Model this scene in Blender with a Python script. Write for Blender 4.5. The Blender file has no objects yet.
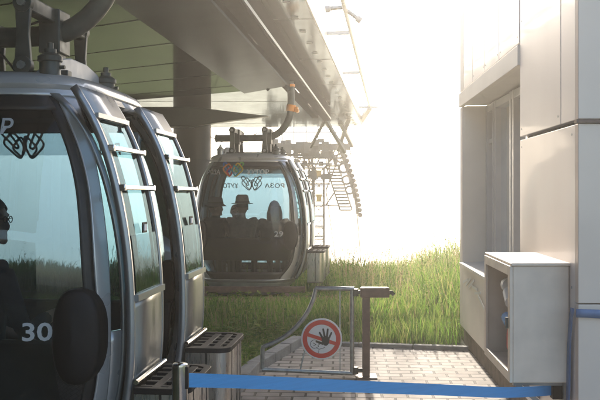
import bpy, bmesh, math, random
import numpy as np
from mathutils import Vector, Matrix
R = math.radians
F = 833.0; EYE = 1.6; HZ = 192.0          # reading of the photograph: focal length in its pixels, eye height, horizon row
SLOPE = 0.101                             # the track runs this far right per metre ahead
scene = bpy.context.scene
col = scene.collection
rng = random.Random(7)

def P(px, py, D):
    return Vector(((px-300)/F*D, D, EYE-(py-HZ)/F*D))

# ------------------------------------------------------------------ materials
MATS = {}
def nt(name):
    m = bpy.data.materials.new(name); m.use_nodes = True
    t = m.node_tree; t.nodes.clear()
    o = t.nodes.new('ShaderNodeOutputMaterial')
    MATS[name] = m
    return m, t, o
def mat(name, c, metal=0.0, rough=0.5, var=0.12, vscale=6.0, bump=0.0, bscale=40.0, c2=None, coat=0.0, rvar=0.1, stretch=None, bdist=0.01, spec=.5):
    m, t, o = nt(name)
    N, L = t.nodes, t.links
    b = N.new('ShaderNodeBsdfPrincipled')
    tc = N.new('ShaderNodeTexCoord'); src = tc.outputs['Object']
    if stretch:
        mp = N.new('ShaderNodeMapping'); mp.inputs['Scale'].default_value = stretch
        L.new(src, mp.inputs['Vector']); src = mp.outputs['Vector']
    n = N.new('ShaderNodeTexNoise'); n.inputs['Scale'].default_value = vscale; n.inputs['Detail'].default_value = 2 if metal > .25 else 6; n.inputs['Roughness'].default_value = .5
    L.new(src, n.inputs['Vector'])
    r = N.new('ShaderNodeValToRGB')
    if c2 is None: c2 = tuple(min(1, x*(1+var)) for x in c); c1 = tuple(x*(1-var) for x in c)
    else: c1 = c
    r.color_ramp.elements[0].position = .3; r.color_ramp.elements[1].position = .72
    r.color_ramp.elements[0].color = (*c1, 1); r.color_ramp.elements[1].color = (*c2, 1)
    L.new(n.outputs['Fac'], r.inputs['Fac']); L.new(r.outputs['Color'], b.inputs['Base Color'])
    b.inputs['Metallic'].default_value = metal; b.inputs['Specular IOR Level'].default_value = spec
    mr = N.new('ShaderNodeMapRange'); mr.inputs['From Min'].default_value = .2; mr.inputs['From Max'].default_value = .8; mr.inputs['To Min'].default_value = max(.02, rough-rvar); mr.inputs['To Max'].default_value = min(1, rough+rvar)
    n2 = N.new('ShaderNodeTexNoise'); n2.inputs['Scale'].default_value = vscale*2.3; n2.inputs['Detail'].default_value = 1.5 if metal > .25 else 4
    L.new(src, n2.inputs['Vector']); L.new(n2.outputs['Fac'], mr.inputs['Value']); L.new(mr.outputs['Result'], b.inputs['Roughness'])
    if coat: b.inputs['Coat Weight'].default_value = coat; b.inputs['Coat Roughness'].default_value = .05
    if bump:
        n3 = N.new('ShaderNodeTexNoise'); n3.inputs['Scale'].default_value = bscale; n3.inputs['Detail'].default_value = 5
        L.new(src, n3.inputs['Vector'])
        bp = N.new('ShaderNodeBump'); bp.inputs['Strength'].default_value = bump; bp.inputs['Distance'].default_value = bdist if metal < .25 or bdist > .015 else .0012; n3.inputs['Detail'].default_value = 1 if bdist > .015 and metal > .25 else 5
        L.new(n3.outputs['Fac'], bp.inputs['Height']); L.new(bp.outputs['Normal'], b.inputs['Normal'])
    L.new(b.outputs['BSDF'], o.inputs['Surface'])
    return m
def glass(name, tint, ior=1.5, rough=0.0, dirt=.06, refl=(.95,.98,1)):
    m, t, o = nt(name); N, L = t.nodes, t.links
    tr = N.new('ShaderNodeBsdfTransparent'); tr.inputs['Color'].default_value = (*tint, 1)
    gl = N.new('ShaderNodeBsdfGlossy'); gl.inputs['Roughness'].default_value = rough; gl.inputs['Color'].default_value = (*refl, 1)
    fr = N.new('ShaderNodeFresnel'); fr.inputs['IOR'].default_value = ior
    mx = N.new('ShaderNodeMixShader'); L.new(fr.outputs[0], mx.inputs[0]); L.new(tr.outputs[0], mx.inputs[1]); L.new(gl.outputs[0], mx.inputs[2])
    df = N.new('ShaderNodeBsdfDiffuse'); df.inputs['Color'].default_value = (.55, .58, .56, 1)
    nz = N.new('ShaderNodeTexNoise'); nz.inputs['Scale'].default_value = 5; nz.inputs['Detail'].default_value = 8
    tc = N.new('ShaderNodeTexCoord'); L.new(tc.outputs['Object'], nz.inputs['Vector'])
    mr = N.new('ShaderNodeMapRange'); mr.inputs['From Min'].default_value = .35; mr.inputs['From Max'].default_value = .8; mr.inputs['To Min'].default_value = dirt*.25; mr.inputs['To Max'].default_value = dirt
    L.new(nz.outputs['Fac'], mr.inputs['Value'])
    m2 = N.new('ShaderNodeMixShader'); L.new(mr.outputs['Result'], m2.inputs[0]); L.new(mx.outputs[0], m2.inputs[1]); L.new(df.outputs[0], m2.inputs[2])
    L.new(m2.outputs[0], o.inputs['Surface'])
    return m

silver = mat('silver_paint', (.52,.51,.50), .35, .3, .08, 3, coat=.5, rvar=.06)
dsilver = mat('brushed_frame_metal', (.34,.35,.36), .75, .34, .06, 5, rvar=.03)
panelm = mat('scuffed_door_metal', (.36,.36,.34), .85, .36, .2, 7, rvar=.12, bump=.12, bscale=12, stretch=(1,1,.25))
blackg = mat('black_gasket_rubber', (.012,.012,.013), 0, .45, .2, 20, bump=.1)
blackp = mat('matt_black_bumper', (.008,.007,.008), 0, .6, .2, 5, spec=.3, bump=.12, bscale=60, stretch=(1,1,.2))
skirtm = mat('grey_green_skirt_paint', (.22,.25,.23), .3, .4, .15, 8)
intm = mat('charcoal_interior', (.035,.037,.04), 0, .6, .2, 8)
seatm = mat('black_seat_vinyl', (.018,.016,.017), 0, .5, .2, 12, bump=.1)
steel = mat('galvanised_steel', (.33,.34,.33), .8, .42, .22, 30, rvar=.12, bump=.15, bscale=60)
dsteel = mat('dark_hanger_steel', (.055,.062,.055), .35, .5, .3, 9, rvar=.12, bump=.15, bscale=50)
lplate = mat('light_grey_casting', (.42,.42,.42), .2, .5, .12, 7, bump=.1)
chrome = mat('polished_stainless', (.58,.57,.55), 1, .13, .08, 30, rvar=.06, stretch=(6,6,.5))
basketm = mat('brushed_basket_metal', (.45,.43,.40), .9, .3, .12, 10, rvar=.08, stretch=(5,5,.4))
def sheen(name, dif, gls, rough, fac, bump, bscale, stretch=(1,1,1)):
    m, t, o = nt(name); N, L = t.nodes, t.links
    d = N.new('ShaderNodeBsdfDiffuse'); g = N.new('ShaderNodeBsdfGlossy'); mx = N.new('ShaderNodeMixShader'); mx.inputs[0].default_value = fac
    tc = N.new('ShaderNodeTexCoord'); mp = N.new('ShaderNodeMapping'); mp.inputs['Scale'].default_value = stretch; L.new(tc.outputs['Object'], mp.inputs[0])
    nz = N.new('ShaderNodeTexNoise'); nz.inputs['Scale'].default_value = 2.5; nz.inputs['Detail'].default_value = 5; L.new(mp.outputs[0], nz.inputs['Vector'])
    for q, c in ((d, dif), (g, gls)):
        rp = N.new('ShaderNodeValToRGB'); rp.color_ramp.elements[0].position = .3; rp.color_ramp.elements[1].position = .7
        rp.color_ramp.elements[0].color = (*[x*.86 for x in c],1); rp.color_ramp.elements[1].color = (*[x*1.12 for x in c],1)
        L.new(nz.outputs['Fac'], rp.inputs['Fac']); L.new(rp.outputs[0], q.inputs['Color'])
    mr = N.new('ShaderNodeMapRange'); mr.inputs['To Min'].default_value = rough*.8; mr.inputs['To Max'].default_value = rough*1.25; L.new(nz.outputs['Fac'], mr.inputs['Value']); L.new(mr.outputs[0], g.inputs['Roughness'])
    n3 = N.new('ShaderNodeTexNoise'); n3.inputs['Scale'].default_value = bscale; n3.inputs['Detail'].default_value = 1; L.new(mp.outputs[0], n3.inputs['Vector'])
    bp = N.new('ShaderNodeBump'); bp.inputs['Strength'].default_value = bump; bp.inputs['Distance'].default_value = .02
    L.new(n3.outputs['Fac'], bp.inputs['Height']); L.new(bp.outputs[0], g.inputs['Normal'])
    L.new(d.outputs[0], mx.inputs[1]); L.new(g.outputs[0], mx.inputs[2]); L.new(mx.outputs[0], o.inputs['Surface']); return m
soffA = sheen('dark_green_soffit_sheet', (.008,.012,.007), (.06,.085,.055), .10, .6, .06, .9)
soffC = sheen('grey_upper_soffit_sheet', (.10,.11,.11), (.34,.39,.41), .10, .62, .10, 1.0, (1.3,.7,1))
soffB = sheen('grey_fascia_sheet', (.055,.065,.068), (.20,.225,.235), .22, .5, .05, .9)
brown = mat('dark_brown_rail_paint', (.010,.006,.005), 0, .8, .2, 6, rvar=.08, spec=0)
seamm = mat('dark_joint', (.03,.03,.028), 0, .8)
colm = mat('brown_column_paint', (.03,.024,.02), .1, .5, .1, 3)
beamm = mat('olive_beam_paint', (.05,.062,.046), 0, .42, .12, 3)
orange = mat('orange_warning_plastic', (.75,.27,.02), 0, .45, .08)
white = mat('white_print', (.78,.78,.78), 0, .5, .03)
belt = mat('blue_webbing', (.06,.30,.63), 0, .6, .07, 9, bump=.35, bscale=60, stretch=(.6,.6,14), bdist=.003)
pbelt = mat('faded_blue_strap', (.12,.20,.36), 0, .5, .1, 20)
clad = mat('pearl_cladding_panel', (.78,.72,.69), .1, .42, .05, 1.2, rvar=.08, coat=.12, stretch=(1,1,.25))
clad2 = mat('beige_wall_render', (.86,.79,.68), 0, .6, .06, 2, bump=.1, bscale=80)
frame_w = mat('white_window_frame', (.70,.67,.63), 0, .35, .05)
pl = mat('brown_stone_plinth', (.16,.12,.09), 0, .7, .3, 9, bump=.6, bscale=14, bdist=.03)
boxm = mat('cream_cabinet_paint', (.72,.61,.50), 0, .5, .09, 6, bump=.1, bscale=30)
rustb = mat('brown_gate_post_paint', (.12,.075,.06), .2, .5, .25, 15, bump=.15)
kerbm = mat('weathered_concrete', (.26,.255,.24), 0, .85, .25, 9, bump=.5, bscale=40)
redm = mat('sign_red', (.62,.035,.02), 0, .4, .06)
signw = mat('sign_white', (.78,.77,.75), 0, .35, .05, 12)
blackk = mat('sign_black', (.012,.012,.012), 0, .5)
towerm = mat('galvanised_tower_steel', (.13,.125,.115), .2, .5, .2, 2)
tyrem = mat('sheave_rubber', (.03,.03,.03), 0, .6)
yellow = mat('yellow_number_plate', (.75,.45,.12), 0, .5)
glassr = glass('teal_tinted_glass', (.265,.365,.43), 1.5, dirt=.035)
glassd = glass('teal_door_glass', (.36,.55,.62), 1.4, dirt=.02, refl=(.26,.37,.43))
glasss = glass('teal_side_glass', (.36,.55,.62), 1.6, dirt=.02, refl=(.7,.85,.92))
glasst = glass('sun_strip_glass', (.45,.52,.55), 1.2, dirt=.02)
glasst2 = glass('dark_sun_strip_glass', (.20,.20,.19), 1.3, dirt=.02)
glassw = glass('clear_window_glass', (.9,.9,.88), 1.14, dirt=.06)
skinm = mat('skin', (.33,.19,.135), 0, .5, .05)
hairm = mat('dark_hair', (.02,.014,.01), 0, .5, .2, 60, bump=.4, bscale=120)
shirtA = mat('grey_jacket_cloth', (.16,.14,.13), 0, .85, .15, 20, bump=.2)
shirtB = mat('sand_shirt_cloth', (.30,.24,.19), 0, .85, .15, 20, bump=.2)
shirtC = mat('dark_jacket_cloth', (.06,.055,.06), 0, .85, .15, 20, bump=.2)
jeans = mat('dark_trouser_cloth', (.04,.045,.06), 0, .9, .2, 30)
shoem = mat('shoe_leather', (.03,.025,.022), 0, .5)
hatm = mat('straw_coloured_hat', (.33,.27,.2), 0, .9, .15, 40, bump=.2)
hatd = mat('grey_hat_cloth', (.13,.12,.12), 0, .9, .15, 40, bump=.2)

def printm(name, c):
    m, t, o = nt(name); N, L = t.nodes, t.links
    d = N.new('ShaderNodeBsdfDiffuse'); tl = N.new('ShaderNodeBsdfTranslucent'); mx = N.new('ShaderNodeMixShader'); mx.inputs[0].default_value = .5
    nz = N.new('ShaderNodeTexNoise'); nz.inputs['Scale'].default_value = 12; rp = N.new('ShaderNodeValToRGB')
    rp.color_ramp.elements[0].color = (*[x*.93 for x in c],1); rp.color_ramp.elements[1].color = (*c,1); L.new(nz.outputs['Fac'], rp.inputs['Fac'])
    for q in (d, tl): L.new(rp.outputs[0], q.inputs['Color'])
    L.new(d.outputs[0], mx.inputs[1]); L.new(tl.outputs[0], mx.inputs[2]); L.new(mx.outputs[0], o.inputs['Surface']); return m
whitep = printm('white_vinyl', (.88,.88,.88))
tealp = printm('dark_teal_vinyl', (.03,.16,.19))
def paving():
    m, t, o = nt('brick_paving'); N, L = t.nodes, t.links
    b = N.new('ShaderNodeBsdfPrincipled'); tc = N.new('ShaderNodeTexCoord')
    mp = N.new('ShaderNodeMapping'); mp.inputs['Rotation'].default_value[2] = R(3)
    L.new(tc.outputs['Object'], mp.inputs['Vector'])
    br = N.new('ShaderNodeTexBrick'); br.inputs['Scale'].default_value = 1
    br.inputs['Brick Width'].default_value = .20; br.inputs['Row Height'].default_value = .125; br.inputs['Mortar Size'].default_value = .011
    br.inputs['Mortar Smooth'].default_value = .3; br.inputs['Bias'].default_value = 0
    br.inputs['Color1'].default_value = (.30,.255,.22,1); br.inputs['Color2'].default_value = (.46,.405,.36,1); br.inputs['Mortar'].default_value = (.06,.05,.04,1)
    nz = N.new('ShaderNodeTexNoise'); nz.inputs['Scale'].default_value = 7; nz.inputs['Detail'].default_value = 8
    L.new(mp.outputs[0], br.inputs['Vector']); L.new(mp.outputs[0], nz.inputs['Vector'])
    mx = N.new('ShaderNodeMixRGB'); mx.blend_type = 'MULTIPLY'; mx.inputs[0].default_value = .6
    rp = N.new('ShaderNodeValToRGB'); rp.color_ramp.elements[0].position = .3; rp.color_ramp.elements[0].color = (.42,.41,.38,1); rp.color_ramp.elements[1].position = .65
    L.new(nz.outputs['Fac'], rp.inputs['Fac']); L.new(br.outputs['Color'], mx.inputs[1]); L.new(rp.outputs['Color'], mx.inputs[2])
    L.new(mx.outputs[0], b.inputs['Base Color']); b.inputs['Roughness'].default_value = .8
    ad = N.new('ShaderNodeMath'); ad.operation = 'MULTIPLY_ADD'; ad.inputs[1].default_value = -1.0
    L.new(br.outputs['Fac'], ad.inputs[0]); L.new(nz.outputs['Fac'], ad.inputs[2])
    bp = N.new('ShaderNodeBump'); bp.inputs['Strength'].default_value = .8; bp.inputs['Distance'].default_value = .008
    L.new(ad.outputs[0], bp.inputs['Height']); L.new(bp.outputs[0], b.inputs['Normal'])
    L.new(b.outputs[0], o.inputs['Surface']); return m
pavem = paving()
def leafmat(name, cols):
    m, t, o = nt(name); N, L = t.nodes, t.links
    g = N.new('ShaderNodeNewGeometry'); r = N.new('ShaderNodeValToRGB')
    el = r.color_ramp.elements
    el[0].position = 0; el[0].color = (*cols[0],1); el[1].position = 1; el[1].color = (*cols[-1],1)
    for i, c in enumerate(cols[1:-1]):
        e = el.new((i+1)/(len(cols)-1)); e.color = (*c,1)
    L.new(g.outputs['Random Per Island'], r.inputs['Fac'])
    d = N.new('ShaderNodeBsdfPrincipled'); d.inputs['Roughness'].default_value = .8; d.inputs['Specular IOR Level'].default_value = .2
    tl = N.new('ShaderNodeBsdfTranslucent'); mx = N.new('ShaderNodeMixShader'); mx.inputs[0].default_value = .55
    L.new(r.outputs[0], d.inputs['Base Color']); L.new(r.outputs[0], tl.inputs['Color'])
    L.new(d.outputs[0], mx.inputs[1]); L.new(tl.outputs[0], mx.inputs[2]); L.new(mx.outputs[0], o.inputs['Surface']); return m
grassm = leafmat('grass_blade', [(.07,.16,.02),(.15,.28,.035),(.23,.34,.06),(.42,.40,.14)])
weedm = leafmat('weed_leaf', [(.07,.15,.02),(.16,.26,.04),(.28,.31,.08)])
groundm = mat('earth_and_grass_ground', (.035,.045,.018), 0, .95, c2=(.12,.14,.045), vscale=.9, bump=.6, bscale=9, bdist=.05)

# ------------------------------------------------------------------ mesh helpers
def catmull(tab, z):
    xs = [a for a, _ in tab]; ys = [b for _, b in tab]
    if z <= xs[0]: return ys[0]
    if z >= xs[-1]: return ys[-1]
    i = max(k for k in range(len(xs)-1) if xs[k] <= z)
    def m(k):
        if k == 0: return (ys[1]-ys[0])/(xs[1]-xs[0])
        if k == len(xs)-1: return (ys[-1]-ys[-2])/(xs[-1]-xs[-2])
        return (ys[k+1]-ys[k-1])/(xs[k+1]-xs[k-1])
    h = xs[i+1]-xs[i]; t = (z-xs[i])/h
    return ((2*t**3-3*t*t+1)*ys[i]+(t**3-2*t*t+t)*h*m(i)+(-2*t**3+3*t*t)*ys[i+1]+(t**3-t*t)*h*m(i+1))

class MB:
    def __init__(s): s.v = []; s.f = []; s.mi = []; s.m = 0
    def add(s, vs, fs):
        o = len(s.v); s.v += [tuple(p) for p in vs]; s.f += [tuple(i+o for i in f) for f in fs]; s.mi += [s.m]*len(fs); return s
    def box(s, x0, x1, y0, y1, z0, z1, M=None):
        vs = [Vector((x,y,z)) for z in (z0,z1) for y in (y0,y1) for x in (x0,x1)]
        if M: vs = [M @ v for v in vs]
        return s.add(vs, [(0,2,3,1),(4,5,7,6),(0,1,5,4),(2,6,7,3),(0,4,6,2),(1,3,7,5)])
    def bar(s, a, b, w, h, up=(0,0,1)):
        a = Vector(a); b = Vector(b); d = (b-a).normalized(); up = Vector(up)
        if abs(d.dot(up)) > .98: up = Vector((0,1,0))
        sx = d.cross(up).normalized()*(w/2); sz = sx.cross(d).normalized()*(h/2)
        vs = [p+i*sx+j*sz for p in (a,b) for i,j in ((-1,-1),(1,-1),(1,1),(-1,1))]
        return s.add(vs, [(0,3,2,1),(4,5,6,7),(0,1,5,4),(1,2,6,5),(2,3,7,6),(3,0,4,7)])
    def tube(s, pts, r, n=12, cap=True, closed=False):
        pts = [Vector(p) for p in pts]; k = len(pts)
        rs = r if isinstance(r, (list, tuple)) else [r]*k
        o = []; nrm = None
        for i, p in enumerate(pts):
            if closed: d = pts[(i+1)%k]-pts[i-1]
            else: d = pts[min(i+1,k-1)]-pts[max(i-1,0)]
            d.normalize()
            if nrm is None:
                nrm = d.cross(Vector((0,0,1)) if abs(d.z) < .9 else Vector((1,0,0))).normalized()
            nrm = (nrm - d*nrm.dot(d)).normalized(); bn = d.cross(nrm)
            o += [p+(nrm*math.cos(2*math.pi*j/n)+bn*math.sin(2*math.pi*j/n))*rs[i] for j in range(n)]
        fs = []
        for i in range(k if closed else k-1):
            a = i*n; b = ((i+1)%k)*n
            fs += [(a+j, a+(j+1)%n, b+(j+1)%n, b+j) for j in range(n)]
        if cap and not closed: fs += [tuple(range(n-1,-1,-1)), tuple(range((k-1)*n, k*n))]
        return s.add(o, fs)
    def lathe(s, prof, c=(0,0,0), n=24, axis='z', cap=True):
        c = Vector(c); o = []
        for r, h in prof:
            for j in range(n):
                a = 2*math.pi*j/n; x, y = r*math.cos(a), r*math.sin(a)
                o.append(c+(Vector((x,y,h)) if axis == 'z' else Vector((x,h,y)) if axis == 'y' else Vector((h,x,y))))
        k = len(prof)
        fs = [(i*n+j, i*n+(j+1)%n, (i+1)*n+(j+1)%n, (i+1)*n+j) for i in range(k-1) for j in range(n)]
        if cap and prof[0][0] > 1e-4: fs.append(tuple(range(n-1,-1,-1)))
        if cap and prof[-1][0] > 1e-4: fs.append(tuple(range((k-1)*n, k*n)))
        return s.add(o, fs)
    def grid(s, rows, closed=False):
        n = len(rows[0]); o = [p for r in rows for p in r]; w = n if closed else n-1
        return s.add(o, [(i*n+j, i*n+(j+1)%n, (i+1)*n+(j+1)%n, (i+1)*n+j) for i in range(len(rows)-1) for j in range(w)])
    def prism(s, poly, off):                       # poly: 3-D loop, off: extrusion vector
        off = Vector(off); p = [Vector(q) for q in poly]; n = len(p)
        return s.add(p+[q+off for q in p], [tuple(range(n-1,-1,-1)), tuple(range(n,2*n))]+[(i,(i+1)%n,n+(i+1)%n,n+i) for i in range(n)])
    def build(s, name, m, parent=None, smooth=40, bevel=0, solid=0, fix=True):
        me = bpy.data.meshes.new(name); me.from_pydata(s.v, [], s.f)
        ms = m if isinstance(m, (list, tuple)) else [m]
        for q in ms: me.materials.append(q)
        if len(ms) > 1: me.polygons.foreach_set('material_index', s.mi)
        if fix:
            bm = bmesh.new(); bm.from_mesh(me); bmesh.ops.recalc_face_normals(bm, faces=bm.faces); bm.to_mesh(me); bm.free()
        if smooth: me.shade_smooth(); me.set_sharp_from_angle(angle=R(smooth))
        o = bpy.data.objects.new(name, me); col.objects.link(o)
        if parent: o.parent = parent
        if solid:
            d = o.modifiers.new('s','SOLIDIFY'); d.thickness = solid; d.offset = -1
        if bevel:
            d = o.modifiers.new('b','BEVEL'); d.width = bevel; d.segments = 2; d.limit_method = 'ANGLE'; d.angle_limit = R(40)
        return o
def tag(o, label=None, cat=None, group=None, kind=None):
    if label: o['label'] = label
    if cat: o['category'] = cat
    if group: o['group'] = group
    if kind: o['kind'] = kind
    return o
def empty(name, loc, rz=0, **k):
    o = bpy.data.objects.new(name, None); col.objects.link(o); o.location = loc; o.rotation_euler = (0,0,rz); o.empty_display_size = .1
    return tag(o, **k)
def text_mesh(body, size, tx=1.0):
    c = bpy.data.curves.new('t','FONT'); c.body = body; c.size = size; c.align_x = 'LEFT'; c.resolution_u = 3; c.offset = size*.018
    o = bpy.data.objects.new('t', c); col.objects.link(o)
    dg = bpy.context.evaluated_depsgraph_get(); dg.update()
    me = bpy.data.meshes.new_from_object(o.evaluated_get(dg))
    bpy.data.objects.remove(o)
    bm = bmesh.new(); bm.from_mesh(me); bmesh.ops.triangulate(bm, faces=bm.faces)
    vs = [(v.co.x*tx, v.co.y) for v in bm.verts]; fs = [tuple(v.index for v in f.verts) for f in bm.faces]
    bm.free(); bpy.data.meshes.remove(me); return vs, fs
def fit_text(body, x0, x1, z0, h):                 # text scaled to a rectangle: list of (x,z), faces
    vs, fs = text_mesh(body, 1.0)
    a = min(v[0] for v in vs); b = max(v[0] for v in vs); c = min(v[1] for v in vs); d = max(v[1] for v in vs)
    return [(x0+(v[0]-a)/(b-a)*(x1-x0), z0+(v[1]-c)/(d-c)*h) for v in vs], fs

# ------------------------------------------------------------------ gondola cabin
HW = [(.05,.52),(.2,.67),(.45,.81),(.7,.87),(.98,.885),(1.3,.87),(1.58,.825),(1.8,.765),(1.96,.695),(2.1,.61)]
HL = [(.05,.76),(.2,.82),(.45,.87),(.7,.895),(.98,.90),(1.3,.89),(1.58,.86),(1.8,.815),(1.96,.76),(2.1,.68)]
NE = 4.2
hw = lambda z: catmull(HW, z)
hl = lambda z: catmull(HL, z)
def sec(z, t, off=0):                              # point on the body at height z, angle t (0 = +x, 90 = +y)
    c, s = math.cos(t), math.sin(t)
    return Vector(((hw(z)+off)*math.copysign(abs(c)**(2/NE), c), (hl(z)+off)*math.copysign(abs(s)**(2/NE), s), z))
def t_x(z, x, end=-1):                             # angle on the rear (end=-1) / front (+1) face at lateral x
    q = min(1, abs(x)/hw(z)); c = math.copysign(q**(NE/2), x); a = math.acos(max(-1,min(1,c))); return end*a
def t_y(z, y, side=1):
    q = min(1, abs(y)/hl(z)); s = math.copysign(q**(NE/2), y); a = math.asin(s); return a if side > 0 else math.pi-a
def face_pt(x, z, end=-1, off=0):
    p = sec(z, t_x(z, x, end), off); return Vector((x, p.y, z))
WX = [(.3,.50),(.5,.66),(.7,.72),(.95,.735),(1.2,.72),(1.58,.68),(1.8,.62),(2.0,.52),(2.05,.48)]
wx = lambda z: catmull(WX, z)
def zs(a, b, n): return [a+(b-a)*i/n for i in range(n+1)]
def band(z0, z1, nz, ta, tb, nt_, off=0):
    m = MB(); rows = []
    for z in zs(z0, z1, nz):
        a, b = ta(z), tb(z)
        rows.append([sec(z, a+(b-a)*j/nt_, off) for j in range(nt_+1)])
    return m.grid(rows)
def xgrid(m, z0, z1, nz, xa, xb, nx, end, off):    # a sheet on a face, evenly spaced in x
    m.grid([[face_pt(xa(z)+(xb(z)-xa(z))*j/nx, z, end, off) for j in range(nx+1)] for z in zs(z0, z1, nz)])
    return m
def stroke(m, pts, w, end, off, closed=True):      # flat ribbon of width w drawn on a face
    n = len(pts); rows = []
    for i in range(n):
        p = Vector(pts[i]); a = Vector(pts[i-1]) if closed or i else p; b = Vector(pts[(i+1)%n]) if closed or i < n-1 else p
        d = (b-a).normalized(); q = Vector((-d.y, d.x))*w/2
        rows.append([face_pt(p.x+q.x, p.y+q.y, end, off), face_pt(p.x-q.x, p.y-q.y, end, off)])
    if closed: rows.append(rows[0])
    m.grid(rows)
def rounded(poly, k=6, r=.3):
    out = []; n = len(poly)
    for i in range(n):
        p = Vector(poly[i]); a = p+(Vector(poly[i-1])-p)*r; b = p+(Vector(poly[(i+1)%n])-p)*r
        for j in range(k+1):
            t = j/k; out.append(((1-t)**2*a+2*t*(1-t)*p+t*t*b)[:])
    return out
def logo(parent, end, xs, z, colours, mirror_order=False):
    # xs: (word1 x0,x1, mark x0,x1, word2 x0,x1); seen from outside the word order runs left to right
    (a0,a1),(b0,b1),(c0,c1) = xs
    flip = end > 0
    off = .006
    def put(body, x0, x1):
        vs, fs = fit_text(body, 0, x1-x0, 0, .078)
        pts = [face_pt((x1-v[0]) if flip else (x0+v[0]), z+v[1], end, off) for v in vs]
        m = MB(); m.add(pts, fs); o = m.build('lettering', colours[0], parent, smooth=0, fix=False); return o
    if flip: put('ХУТОР', a0, a1); put('РОЗА', c0, c1)
    else: put('РОЗА', a0, a1); put('ХУТОР', c0, c1)
    w = b1-b0; cx = (b0+b1)/2; cz = z+.06
    wings = [  # butterfly of open rounded outlines
        ([(-.5,.42),(-.34,.5),(-.12,-.02),(-.2,-.08)], 1), ([(-.5,.1),(-.2,.44),(0,.02),(-.12,-.42)], 2),
        ([(-.30,-.06),(-.05,.30),(.05,.02),(-.1,-.34)], 3),
        ([(.5,.42),(.34,.5),(.10,-.04),(.2,-.1)], 4), ([(.5,.05),(.2,.5),(0,.02),(.12,-.42)], 5),
        ([(.30,-.06),(.05,.34),(-.03,.02),(.12,-.36)], 6)]
    m = MB()
    for k, (poly, ci) in enumerate(wings):
        m.m = ci-1 if len(colours) > 2 else 0
        stroke(m, rounded([(cx+p[0]*w*.98, cz+p[1]*w*.74) for p in poly]), .021 if end < 0 else .015, end, off+.0015*k)
    m.build('emblem', list(colours[1:]), parent, smooth=0, fix=False)

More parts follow.
